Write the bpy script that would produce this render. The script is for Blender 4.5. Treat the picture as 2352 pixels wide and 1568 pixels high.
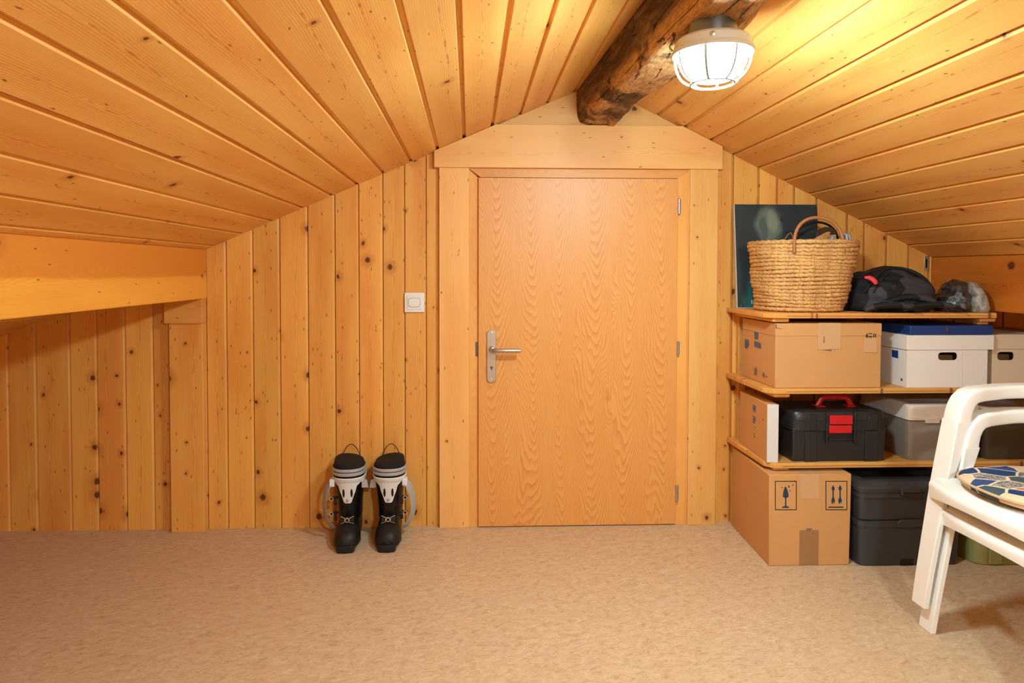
import bpy, bmesh, math, random
from mathutils import Vector, Matrix, noise as mnoise
random.seed(7)
for o in list(bpy.data.objects): bpy.data.objects.remove(o)
SC = bpy.context.scene
COL = SC.collection
PI = math.pi

# ------------------------------------------------------------------ camera
YAW, PITCH, ROLL = .0388165, .0266979, .00121
FPX, PPX, PPY = 1568.0, 1140.49, 663.40
CAM = Vector((0, -2.85, 1.072))
_f = Vector((math.sin(YAW)*math.cos(PITCH), math.cos(YAW)*math.cos(PITCH), -math.sin(PITCH)))
_r0 = Vector((math.cos(YAW), -math.sin(YAW), 0)); _u0 = _r0.cross(_f)
_r = _r0*math.cos(ROLL)+_u0*math.sin(ROLL); _u = _u0*math.cos(ROLL)-_r0*math.sin(ROLL)
cd = bpy.data.cameras.new('camera'); cam = bpy.data.objects.new('camera', cd); COL.objects.link(cam)
cd.sensor_width = 36; cd.lens = 36*FPX/2352; cd.clip_start = .02
cd.shift_x = (1176-PPX)/2352; cd.shift_y = -(784-PPY)/2352
cam.matrix_world = Matrix(((_r.x, _u.x, -_f.x, CAM.x), (_r.y, _u.y, -_f.y, CAM.y), (_r.z, _u.z, -_f.z, CAM.z), (0, 0, 0, 1)))
SC.camera = cam
# ------------------------------------------------------------------ world and exposure
w = bpy.data.worlds.new('world'); SC.world = w; w.use_nodes = True
w.node_tree.nodes['Background'].inputs[0].default_value = (.9, .8, .65, 1)
w.node_tree.nodes['Background'].inputs[1].default_value = .05
SC.view_settings.view_transform = 'Standard'; SC.view_settings.look = 'None'
SC.view_settings.gamma = 1; SC.view_settings.use_curve_mapping = False
SC.view_settings.exposure = 0.8
LAMP_STRENGTH = 175.0          # lamp near the door
FILL_STRENGTH = 430.0        # added fill lamp behind the camera, brightens foreground and left side
LAMP_COLOR = (.70, .94, 1.0)

def U(px, py, X=None, Y=None, Z=None):
    d = _f+_r*((px-PPX)/FPX)-_u*((py-PPY)/FPX)
    if X is not None: t = (X-CAM.x)/d.x
    elif Y is not None: t = (Y-CAM.y)/d.y
    else: t = (Z-CAM.z)/d.z
    return CAM+d*t

# ------------------------------------------------------------------ node helpers
def srgb(r, g, b):
    f = lambda c: (c/255/12.92 if c/255 <= .04045 else ((c/255+.055)/1.055)**2.4)
    return (f(r), f(g), f(b), 1)
class NT:
    def __init__(s, name):
        s.m = bpy.data.materials.new(name); s.m.use_nodes = True
        s.t = s.m.node_tree; s.n = s.t.nodes; s.b = s.n['Principled BSDF']
    def put(s, sock, v):
        if v is None: return
        if isinstance(v, bpy.types.NodeSocket): s.t.links.new(v, sock)
        else: sock.default_value = v
    def math(s, op, a, b=None, c=None, clamp=False):
        n = s.n.new('ShaderNodeMath'); n.operation = op; n.use_clamp = clamp
        s.put(n.inputs[0], a); s.put(n.inputs[1], b); s.put(n.inputs[2], c); return n.outputs[0]
    def obj(s): return s.n.new('ShaderNodeTexCoord').outputs['Object']
    def sep(s, v):
        n = s.n.new('ShaderNodeSeparateXYZ'); s.put(n.inputs[0], v); return n.outputs
    def comb(s, x=0., y=0., z=0.):
        n = s.n.new('ShaderNodeCombineXYZ'); s.put(n.inputs[0], x); s.put(n.inputs[1], y); s.put(n.inputs[2], z); return n.outputs[0]
    def noise(s, v, scale, detail=3, rough=.5, dist=0.):
        n = s.n.new('ShaderNodeTexNoise'); s.put(n.inputs['Vector'], v); n.inputs['Scale'].default_value = scale
        n.inputs['Detail'].default_value = detail; n.inputs['Roughness'].default_value = rough; n.inputs['Distortion'].default_value = dist
        return n.outputs['Fac']
    def vor(s, v, scale, feature='F1', dims='3D'):
        n = s.n.new('ShaderNodeTexVoronoi'); n.voronoi_dimensions = dims; n.feature = feature
        s.put(n.inputs['Vector'], v); n.inputs['Scale'].default_value = scale; return n.outputs
    def ramp(s, v, pts, interp='LINEAR'):
        n = s.n.new('ShaderNodeValToRGB'); n.color_ramp.interpolation = interp; e = n.color_ramp.elements
        while len(e) < len(pts): e.new(.5)
        for i, (p, c) in enumerate(pts):
            e[i].position = p; e[i].color = c if isinstance(c, tuple) else (c, c, c, 1)
        s.put(n.inputs[0], v); return n.outputs[0]
    def step(s, v, a, b):   # smoothstep 0..1 from a to b
        n = s.n.new('ShaderNodeMapRange'); n.interpolation_type = 'SMOOTHSTEP'
        s.put(n.inputs[0], v); s.put(n.inputs[1], a); s.put(n.inputs[2], b); n.inputs[3].default_value = 0; n.inputs[4].default_value = 1
        return n.outputs[0]
    def mix(s, f, a, b, mode='MIX'):
        n = s.n.new('ShaderNodeMix'); n.data_type = 'RGBA'; n.blend_type = mode
        s.put(n.inputs[0], f); s.put(n.inputs[6], a); s.put(n.inputs[7], b); return n.outputs[2]
    def rand(s): return s.n.new('ShaderNodeObjectInfo').outputs['Random']
    def bump(s, h, strength=.3, dist=.002):
        n = s.n.new('ShaderNodeBump'); n.inputs['Strength'].default_value = strength; n.inputs['Distance'].default_value = dist
        s.put(n.inputs['Height'], h); s.put(s.b.inputs['Normal'], n.outputs[0])
    def fin(s, color=None, rough=None, metal=None, spec=None):
        s.put(s.b.inputs['Base Color'], color); s.put(s.b.inputs['Roughness'], rough)
        s.put(s.b.inputs['Metallic'], metal); s.put(s.b.inputs['Specular IOR Level'], spec); return s.m

def wood(name, light, late, knot=srgb(84, 34, 12), ring=.0052, contrast=.45, pith=.03, isl=.006, knots=1.0, knotscale=8.5,
         rough=.42, spec=.35, var=.18, warm=srgb(214, 132, 66), warmamt=.35, reddots=0., band=None):
    t = NT(name); o = t.sep(t.obj()); x, y, z = o[0], o[1], o[2]
    r = t.rand(); sd = t.math('MULTIPLY', r, 57.3)
    zz = t.math('ADD', z, sd)
    # knots: 2-D cells, size drawn per cell
    kj = t.math('MULTIPLY', t.math('SUBTRACT', t.noise(t.comb(x, sd, z), 60., 2), .5), .012)
    kv = t.comb(t.math('ADD', t.math('ADD', x, kj), t.math('MULTIPLY', sd, 3.1)), t.math('ADD', t.math('MULTIPLY', zz, .85), kj), 0.)
    kn = t.vor(kv, knotscale, 'F1', '2D'); kc = t.sep(kn['Color'])
    kr = t.math('MULTIPLY', t.math('POWER', kc[0], 2.2), .088*knots)
    kr = t.math('MULTIPLY', kr, t.math('GREATER_THAN', kc[1], .35))
    kd = kn['Distance']
    kmask = t.math('SUBTRACT', 1., t.step(kd, t.math('MULTIPLY', kr, .55), t.math('ADD', kr, .008)))
    kmask = t.math('MULTIPLY', kmask, t.math('GREATER_THAN', kr, .004))
    halo = t.math('SUBTRACT', 1., t.step(kd, kr, t.math('ADD', t.math('MULTIPLY', kr, 3.2), .01)))
    halo = t.math('MULTIPLY', halo, t.math('GREATER_THAN', kr, .012))
    # growth rings cut by the board face
    lz = t.comb(0., t.math('MULTIPLY', r, 31.), zz)
    wob = t.math('MULTIPLY', t.math('SUBTRACT', t.noise(lz, 1.6, 2), .5), .05)
    dep = t.math('MULTIPLY', t.math('SUBTRACT', t.noise(t.comb(5., sd, t.math('MULTIPLY', zz, .9)), 1.0, 1), .5), pith*3)
    dep2 = t.math('MULTIPLY', t.math('SUBTRACT', t.noise(t.comb(t.math('MULTIPLY', x, 6.), 9., zz), 16., 3), .5), isl*2)
    dep = t.math('ADD', dep, dep2)
    cx = t.math('ADD', t.math('MULTIPLY', t.math('SUBTRACT', r, .5), .05), wob)
    xx = t.math('SUBTRACT', t.math('ADD', x, t.math('MULTIPLY', y, .4)), cx)
    rad = t.math('SQRT', t.math('ADD', t.math('MULTIPLY', xx, xx), t.math('MULTIPLY', dep, dep)))
    rad = t.math('ADD', rad, t.math('MULTIPLY', halo, .006))
    rad = t.math('ADD', rad, t.math('MULTIPLY', t.noise(t.comb(t.math('MULTIPLY', x, 4.), sd, zz), 5., 2), .004))
    fr = t.math('FRACT', t.math('DIVIDE', rad, ring))
    lines = t.ramp(fr, [(0., 0.), (.45, .08), (.8, .75), (.93, 1.), (1., 0.)])
    fade = t.math('SUBTRACT', 1.0, t.math('MULTIPLY', t.step(t.math('ABSOLUTE', xx), .0, .05), .78))
    lines = t.math('MULTIPLY', t.math('MULTIPLY', lines, fade), contrast)
    fib = t.noise(t.comb(t.math('MULTIPLY', x, 260.), t.math('MULTIPLY', y, 40.), t.math('MULTIPLY', zz, 5.)), 1., 3, .6)
    col = t.mix(lines, light, late)
    col = t.mix(t.math('MULTIPLY', t.step(fib, .35, .75), .16), col, late)
    big = t.step(t.noise(t.comb(t.math('MULTIPLY', x, 9.), sd, t.math('MULTIPLY', zz, 1.6)), 1., 3), .4, .68)
    col = t.mix(t.math('MULTIPLY', big, warmamt), col, warm, 'MIX')
    if band:   # older, darker sapwood edge of a beam
        bx = t.math('ADD', x, t.math('MULTIPLY', t.math('SUBTRACT', t.noise(t.comb(0., 3., z), 3., 3), .5), .03))
        col = t.mix(t.math('MULTIPLY', t.step(bx, band[0]-.006, band[0]+.008), .75), col, band[1])
    core = t.math('MULTIPLY', t.math('SUBTRACT', 1., t.step(rad, .002, .007)), t.step(t.noise(t.comb(0., sd, zz), 30., 2), .5, .66))
    col = t.mix(t.math('MULTIPLY', core, .35+reddots), col, srgb(176, 98, 40))
    col = t.mix(t.math('MULTIPLY', halo, .45), col, srgb(186, 104, 44))
    col = t.mix(t.math('MULTIPLY', kmask, .92), col, knot)
    # small dark flecks
    fv = t.vor(t.comb(t.math('ADD', t.math('MULTIPLY', x, 1.5), t.math('ADD', 7., kj)), t.math('MULTIPLY', zz, .42), 0.), 34., 'F1', '2D'); fc = t.sep(fv['Color'])
    fm = t.math('MULTIPLY', t.math('SUBTRACT', 1., t.step(fv['Distance'], .05, .13)), t.math('GREATER_THAN', fc[0], 1-.09*knots))
    col = t.mix(t.math('MULTIPLY', fm, .75), col, knot)
    hsv = t.n.new('ShaderNodeHueSaturation'); t.put(hsv.inputs['Color'], col)
    t.put(hsv.inputs['Value'], t.math('ADD', 1-var/2, t.math('MULTIPLY', t.math('FRACT', t.math('MULTIPLY', r, 7.7)), var)))
    t.put(hsv.inputs['Hue'], t.math('ADD', .497, t.math('MULTIPLY', t.math('FRACT', t.math('MULTIPLY', r, 3.3)), .006)))
    t.bump(t.math('ADD', t.math('MULTIPLY', lines, -.6), t.math('MULTIPLY', fib, .5)), .12, .0012)
    return t.fin(hsv.outputs[0], t.math('ADD', rough-.05, t.math('MULTIPLY', fib, .12)), 0, spec)

def plain(name, c, rough=.5, metal=0., spec=.5, nscale=0, namt=0., bump=0., bdist=.001):
    t = NT(name); col = c
    if nscale:
        nz = t.noise(t.obj(), nscale, 4)
        col = t.mix(t.math('MULTIPLY', nz, namt), c, tuple(v*.55 for v in c[:3])+(1,))
        if bump: t.bump(nz, bump, bdist)
    return t.fin(col, rough, metal, spec)

M = {}
WARM = srgb(216, 124, 44)
M['pine_wall'] = wood('pine_wall', srgb(240, 178, 90), srgb(204, 124, 50), contrast=.55, pith=.018, knots=1.5, warm=WARM, warmamt=.4, reddots=.2)
M['pine_ceiling'] = wood('pine_ceiling', srgb(242, 184, 100), srgb(204, 124, 52), contrast=.7, pith=.008, isl=.008, knots=.7, knotscale=5., ring=.0052, reddots=.4, warm=WARM)
M['pine_trim'] = wood('pine_trim', srgb(241, 185, 110), srgb(214, 142, 70), contrast=.35, pith=.06, knots=.9, knotscale=5., warm=srgb(220, 140, 66))
M['frame_wood'] = wood('frame_wood', srgb(238, 176, 94), srgb(214, 142, 64), contrast=.3, pith=.09, isl=.0, knots=0., warm=WARM)
M['purlin'] = wood('purlin', srgb(244, 172, 72), srgb(210, 122, 36), contrast=.5, pith=.09, isl=.004, knots=.8, knotscale=4., warm=srgb(220, 130, 44), warmamt=.3, band=(0., srgb(212, 122, 44)))
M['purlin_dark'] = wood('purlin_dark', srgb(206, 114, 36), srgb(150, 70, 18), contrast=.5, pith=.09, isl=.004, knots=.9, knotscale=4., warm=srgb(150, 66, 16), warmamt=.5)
M['shelf_wood'] = wood('shelf_wood', srgb(230, 168, 92), srgb(190, 118, 50), contrast=.5, pith=.05, knots=.9, warmamt=.3, warm=WARM)
M['block_wood'] = wood('block_wood', srgb(206, 134, 62), srgb(170, 98, 40), contrast=.5, pith=.05, knots=.9, warm=WARM)

def door_veneer():
    t = NT('oak_veneer'); o = t.sep(t.obj()); x, y, z = o[0], o[1], o[2]
    n1 = t.noise(t.comb(t.math('MULTIPLY', x, 5.), 1., t.math('MULTIPLY', z, 1.1)), 1.6, 3)
    n2 = t.noise(t.comb(t.math('MULTIPLY', x, 22.), 3., t.math('MULTIPLY', z, 5.)), 1.5, 3)
    n3 = t.noise(t.comb(t.math('MULTIPLY', x, 7.), 7., t.math('MULTIPLY', z, .4)), 1., 1)
    xw = t.math('ADD', t.math('ADD', x, 5.), t.math('MULTIPLY', t.math('SUBTRACT', n1, .5), .13))
    # rotary figure: sharp V in each valley, round arch between
    wv = t.math('POWER', t.math('ABSOLUTE', t.math('SINE', t.math('MULTIPLY', xw, PI/.135))), .85)
    f = t.math('ADD', z, t.math('MULTIPLY', wv, t.math('ADD', .06, t.math('MULTIPLY', n3, .55))))
    f = t.math('ADD', f, t.math('ADD', t.math('MULTIPLY', n1, .25), t.math('MULTIPLY', n2, .045)))
    fr = t.math('FRACT', t.math('MULTIPLY', f, 21.))
    ln = t.ramp(fr, [(0., 0.), (.35, .12), (.75, .7), (.92, 1.), (1., 0.)])
    fib = t.noise(t.comb(t.math('MULTIPLY', x, 300.), 0., t.math('MULTIPLY', z, 7.)), 1., 3, .6)
    col = t.mix(t.math('MULTIPLY', ln, t.math('ADD', .16, t.math('MULTIPLY', n2, .7))), srgb(233, 168, 94), srgb(198, 118, 50))
    col = t.mix(t.math('MULTIPLY', t.step(fib, .4, .75), .2), col, srgb(200, 122, 54))
    col = t.mix(t.math('MULTIPLY', t.step(n1, .4, .7), .18), col, srgb(222, 138, 66))
    t.bump(fib, .05, .0006)
    return t.fin(col, .4, 0, .38)
M['veneer'] = door_veneer()

def floor_mat():
    t = NT('vinyl_floor'); o = t.obj(); s = t.sep(o)
    warp = t.comb(t.math('ADD', s[0], t.math('MULTIPLY', t.noise(o, 9., 3), .05)), t.math('MULTIPLY', t.math('ADD', s[1], t.math('MULTIPLY', s[0], -.25)), 1.5), 0.)
    a = t.noise(warp, 34., 5, .68, 1.0); b = t.noise(warp, 110., 4, .65, .6); c = t.noise(o, 1.3, 3)
    col = t.ramp(a, [(.28, srgb(180, 146, 112)), (.45, srgb(204, 172, 138)), (.6, srgb(214, 186, 152)), (.8, srgb(228, 206, 176))])
    col = t.mix(t.math('MULTIPLY', t.step(b, .52, .72), .3), col, srgb(168, 130, 94))
    col = t.mix(t.math('MULTIPLY', t.step(b, .46, .28), .25), col, srgb(232, 212, 182))
    col = t.mix(t.math('MULTIPLY', t.step(c, .4, .7), .12), col, srgb(190, 156, 120))
    t.bump(b, .05, .0005)
    return t.fin(col, .5, 0, .3)
M['floor'] = floor_mat()

def beam_mat():
    t = NT('old_log'); o = t.sep(t.obj()); v = t.comb(t.math('MULTIPLY', o[0], 5.), t.math('MULTIPLY', o[1], 5.), t.math('MULTIPLY', o[2], 1.))
    a = t.noise(v, 5., 5, .65, 1.2); b = t.noise(t.obj(), 3., 4, .6); c = t.noise(v, 26., 4, .7)
    col = t.ramp(a, [(.3, srgb(66, 46, 34)), (.48, srgb(106, 77, 54)), (.62, srgb(140, 106, 75)), (.8, srgb(186, 148, 110))])
    low = t.math('MULTIPLY', t.step(o[1], -.02, -.06), t.step(b, .42, .5))
    col = t.mix(low, col, t.mix(t.step(c, .35, .7), srgb(214, 162, 106), srgb(166, 114, 70)))
    # drying cracks along the log
    cr = t.vor(t.comb(t.math('MULTIPLY', o[0], 9.), t.math('MULTIPLY', o[1], 9.), t.math('ADD', t.math('MULTIPLY', o[2], 1.1), t.math('MULTIPLY', a, .5))), 1.6, 'DISTANCE_TO_EDGE')['Distance']
    crk = t.math('SUBTRACT', 1., t.step(cr, .006, .02))
    crk = t.math('MULTIPLY', crk, t.step(t.noise(t.obj(), 4.5, 2), .5, .56))
    col = t.mix(t.math('MULTIPLY', crk, .92), col, srgb(26, 16, 10))
    t.bump(t.math('SUBTRACT', t.math('ADD', t.math('MULTIPLY', c, .5), a), t.math('MULTIPLY', crk, 1.6)), .9, .008)
    return t.fin(col, .75, 0, .2)
M['log'] = beam_mat()

def kraft(name, c, amt=.16):
    t = NT(name); o = t.obj(); s = t.sep(o)
    a = t.noise(t.comb(t.math('MULTIPLY', s[0], 1.), s[1], t.math('MULTIPLY', s[2], 5.)), 22., 4); b = t.noise(o, 5., 3)
    col = t.mix(t.math('MULTIPLY', a, amt), c, tuple(v*.6 for v in c[:3])+(1,))
    col = t.mix(t.math('MULTIPLY', t.step(b, .4, .7), amt*.8), col, tuple(v*.72 for v in c[:3])+(1,))
    t.bump(a, .06, .0006)
    return t.fin(col, .68, 0, .25)
M['kraft'] = kraft('kraft_board', srgb(214, 158, 100))
M['kraft_dark'] = kraft('kraft_inner', srgb(150, 104, 62))
M['white_board'] = kraft('white_board', srgb(242, 234, 226), .05)
M['beige_board'] = kraft('beige_board', srgb(226, 202, 172), .07)
M['grey_board'] = kraft('grey_board', srgb(220, 214, 210), .06)
def tape_mat(name, c):
    t = NT(name); n = t.noise(t.obj(), 60., 4)
    t.bump(n, .25, .0008)
    return t.fin(t.mix(t.math('MULTIPLY', n, .35), c, tuple(v*.75 for v in c[:3])+(1,)), .28, 0, .5)
M['tape'] = tape_mat('clear_tape', srgb(214, 168, 120))
M['tape_brown'] = tape_mat('brown_tape', srgb(166, 122, 80))
M['ink'] = plain('navy_ink', srgb(34, 58, 88), .6)
M['ink_dark'] = plain('dark_ink', srgb(46, 46, 40), .6)
M['ink_blue'] = plain('blue_ink', srgb(82, 96, 130), .6)
M['ink_grey'] = plain('faded_ink', srgb(128, 104, 90), .7)
M['seam'] = plain('seam_brown', srgb(128, 88, 52), .8)  # brown joint lines: shelf plies and carton flaps
M['white_plastic'] = plain('white_plastic', srgb(250, 247, 241), .32, spec=.5)
M['switch_plastic'] = plain('switch_plastic', srgb(236, 234, 232), .3)
M['steel'] = plain('brushed_steel', srgb(190, 184, 176), .34, metal=.85)
M['steel_dark'] = plain('dark_steel', srgb(110, 104, 98), .4, metal=.8)
M['black'] = plain('black_void', srgb(14, 12, 11), .7)
M['shell_black'] = plain('black_shell', srgb(13, 12, 12), .38, spec=.4, nscale=30, namt=.1)
M['shell_matte'] = plain('matte_black_toe', srgb(28, 25, 23), .5, spec=.35)
M['liner'] = plain('black_liner', srgb(14, 13, 13), .85)
M['boot_white'] = plain('white_boot_plastic', srgb(226, 226, 228), .34)
M['boot_silver'] = plain('silver_boot_plastic', srgb(176, 176, 180), .36, metal=.2)
M['boot_strap'] = plain('grey_strap', srgb(170, 168, 168), .7, nscale=80, namt=.2)
M['chrome'] = plain('chrome', srgb(220, 220, 220), .22, metal=.9)
M['bin_dark'] = plain('charcoal_plastic', srgb(58, 58, 60), .42, nscale=14, namt=.12)
M['bin_green'] = plain('olive_plastic', srgb(160, 164, 106), .38, nscale=10, namt=.08)
M['bin_olive'] = plain('dark_olive_plastic', srgb(70, 60, 46), .5)
M['bin_grey'] = plain('grey_plastic', srgb(146, 138, 130), .4, nscale=10, namt=.06)
M['lid_white'] = plain('offwhite_plastic', srgb(228, 218, 206), .36)
M['tool_black'] = plain('toolbox_black', srgb(38, 38, 40), .38, nscale=60, namt=.1)
M['tool_red'] = plain('toolbox_red', srgb(206, 32, 34), .35)
M['blue_box'] = plain('blue_vinyl', srgb(20, 62, 124), .25, spec=.6)
M['brown_leather'] = plain('handle_leather', srgb(176, 112, 62), .55, nscale=40, namt=.3)
M['red_pull'] = plain('red_pull', srgb(214, 44, 58), .45)
M['cable'] = plain('copper_cable', srgb(150, 100, 74), .5)
M['paper'] = plain('white_paper', srgb(206, 198, 190), .75, nscale=10, namt=.15)
M['grey_cloth'] = plain('grey_cloth', srgb(120, 116, 112), .85, nscale=60, namt=.5)
M['lens'] = plain('brown_lens', srgb(58, 44, 36), .15, spec=.7)

def straw(name, c1, c2, sc=160.):
    t = NT(name); o = t.obj(); s = t.sep(o)
    a = t.noise(o, sc, 3, .6); b = t.noise(o, 24., 3); r = t.rand()
    col = t.ramp(a, [(.3, c2), (.5, c1), (.72, tuple(min(1, v*1.25) for v in c1[:3])+(1,))])
    col = t.mix(t.math('MULTIPLY', t.step(b, .4, .7), .35), col, c2)
    t.bump(a, .5, .002)
    return t.fin(col, .6, 0, .35)
M['straw'] = straw('seagrass', srgb(222, 172, 108), srgb(166, 110, 56))
M['brush'] = straw('dry_grass', srgb(190, 140, 80), srgb(120, 78, 40), 220.)

def fabric_pack():
    t = NT('pack_fabric'); o = t.obj(); s = t.sep(o)
    wv = t.noise(o, 420., 2); big = t.noise(t.comb(t.math('MULTIPLY', s[0], .7), s[1], t.math('ADD', s[2], t.math('MULTIPLY', s[0], .12))), 9., 2, .5, .6)
    panel = t.step(big, .47, .5)
    col = t.mix(panel, srgb(24, 22, 23), srgb(66, 63, 68))
    col = t.mix(t.math('MULTIPLY', wv, .3), col, srgb(12, 12, 13))
    t.bump(t.math('ADD', t.math('MULTIPLY', wv, .3), t.noise(o, 26., 4)), .5, .006)
    return t.fin(col, .7, 0, .3)
M['pack'] = fabric_pack()
M['pack_black'] = plain('pack_black', srgb(20, 19, 20), .75, nscale=200, namt=.3)
def poly_bag(name, c1, c2, rough):
    t = NT(name); o = t.obj(); a = t.noise(o, 16., 5, .65, 1.5); b = t.noise(o, 60., 3, .6, .6)
    col = t.ramp(a, [(.35, c1), (.6, c2), (.75, c1)])
    t.bump(t.math('ADD', a, t.math('MULTIPLY', b, .3)), .8, .008)
    return t.fin(col, rough, 0, .7)
M['poly_dark'] = poly_bag('dark_polybag', srgb(26, 22, 21), srgb(66, 58, 54), .25)
M['poly_silver'] = poly_bag('silver_polybag', srgb(92, 84, 78), srgb(168, 156, 146), .22)

def painting_mat():
    t = NT('painted_canvas'); o = t.obj(); s = t.sep(o); n = t.noise(o, 9., 4); n2 = t.noise(o, 40., 4)
    x = t.math('ADD', s[0], t.math('MULTIPLY', t.math('SUBTRACT', n, .5), .06)); z = t.math('ADD', s[2], t.math('MULTIPLY', t.math('SUBTRACT', n2, .5), .02))
    def ell(cx, cz, rx, rz, soft=.35):
        a = t.math('DIVIDE', t.math('SUBTRACT', x, cx), rx); b = t.math('DIVIDE', t.math('SUBTRACT', z, cz), rz)
        d = t.math('SQRT', t.math('ADD', t.math('MULTIPLY', a, a), t.math('MULTIPLY', b, b)))
        return t.step(d, 1.+soft*.5, 1.-soft)
    col = t.mix(n, srgb(30, 40, 46), srgb(56, 68, 70))
    col = t.mix(t.math('MULTIPLY', ell(-.03, .25, .09, .05), .8), col, srgb(40, 72, 70))
    col = t.mix(ell(-.030, .345, .060, .085), col, srgb(104, 120, 108))
    col = t.mix(t.math('MULTIPLY', ell(-.012, .365, .026, .05), .6), col, srgb(146, 154, 130))
    col = t.mix(t.math('MULTIPLY', ell(-.055, .335, .018, .055), .7), col, srgb(70, 84, 78))
    col = t.mix(t.math('MULTIPLY', ell(.028, .37, .008, .012), .9), col, srgb(34, 38, 36))
    col = t.mix(ell(-.028, .262, .045, .018), col, srgb(34, 66, 62))
    col = t.mix(ell(-.085, .035, .062, .10), col, srgb(38, 104, 106))
    sp = t.vor(o, 38., 'F1', '3D'); sc = t.sep(sp['Color'])
    fl = t.math('MULTIPLY', t.math('SUBTRACT', 1., t.step(sp['Distance'], .06, .16)), t.math('GREATER_THAN', sc[0], .93))
    col = t.mix(t.math('MULTIPLY', fl, .8), col, srgb(150, 156, 140))
    t.bump(t.noise(o, 300., 2), .3, .001)
    return t.fin(col, .4, 0, .4)
M['painting'] = painting_mat()
M['canvas_edge'] = plain('canvas_edge', srgb(206, 190, 168), .8, nscale=90, namt=.35)

def cushion_mat():
    t = NT('patchwork_print'); o = t.obj(); s = t.sep(o)
    v = t.comb(t.math('ADD', s[0], t.math('MULTIPLY', t.math('SUBTRACT', t.noise(o, 7., 2), .5), .06)), t.math('MULTIPLY', s[1], 1.25), 0.)
    e = t.vor(v, 13., 'DISTANCE_TO_EDGE', '2D')['Distance']; c = t.sep(t.vor(v, 13., 'F1', '2D')['Color'])
    col = t.ramp(c[0], [(0., srgb(34, 62, 108)), (.3, srgb(72, 86, 94)), (.46, srgb(232, 204, 168)), (.6, srgb(190, 46, 48)), (.74, srgb(226, 160, 116)), (.82, srgb(52, 76, 130))], 'CONSTANT')
    sq = t.noise(t.comb(t.math('MULTIPLY', s[0], 1.), t.math('MULTIPLY', s[1], 3.), 0.), 60., 3, .6, 2.)
    scr = t.math('MULTIPLY', t.step(sq, .48, .54), t.math('LESS_THAN', c[1], .35))
    col = t.mix(t.math('MULTIPLY', scr, .8), col, srgb(214, 196, 176))
    col = t.mix(t.math('SUBTRACT', 1., t.step(e, .03, .06)), col, srgb(234, 210, 174))
    t.bump(t.noise(o, 500., 2), .3, .001)
    return t.fin(col, .8, 0, .2)
M['cushion'] = cushion_mat()
M['cushion_edge'] = plain('cushion_piping', srgb(214, 182, 142), .8, nscale=60, namt=.35)
def stripe_mat():
    t = NT('striped_pouch'); s = t.sep(t.obj())
    f = t.math('FRACT', t.math('MULTIPLY', t.math('ADD', s[0], t.math('MULTIPLY', t.noise(t.obj(), 40., 2), .012)), 110.))
    return t.fin(t.mix(t.step(f, .45, .55), srgb(218, 208, 196), srgb(92, 124, 158)), .7, 0, .3)
M['stripe'] = stripe_mat()
def glow(name, power):
    t = NT(name); t.b.inputs['Emission Color'].default_value = LAMP_COLOR+(1,)
    t.b.inputs['Emission Strength'].default_value = power
    return t.fin((.9, .9, .9, 1), .3)
M['glow'] = glow('lit_glass', LAMP_STRENGTH); M['glow_fill'] = glow('lit_glass_fill', FILL_STRENGTH)
M['lamp_body'] = plain('lamp_enamel', srgb(206, 196, 180), .4)
M['lamp_wire'] = plain('cage_wire', srgb(150, 146, 140), .5)

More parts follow.
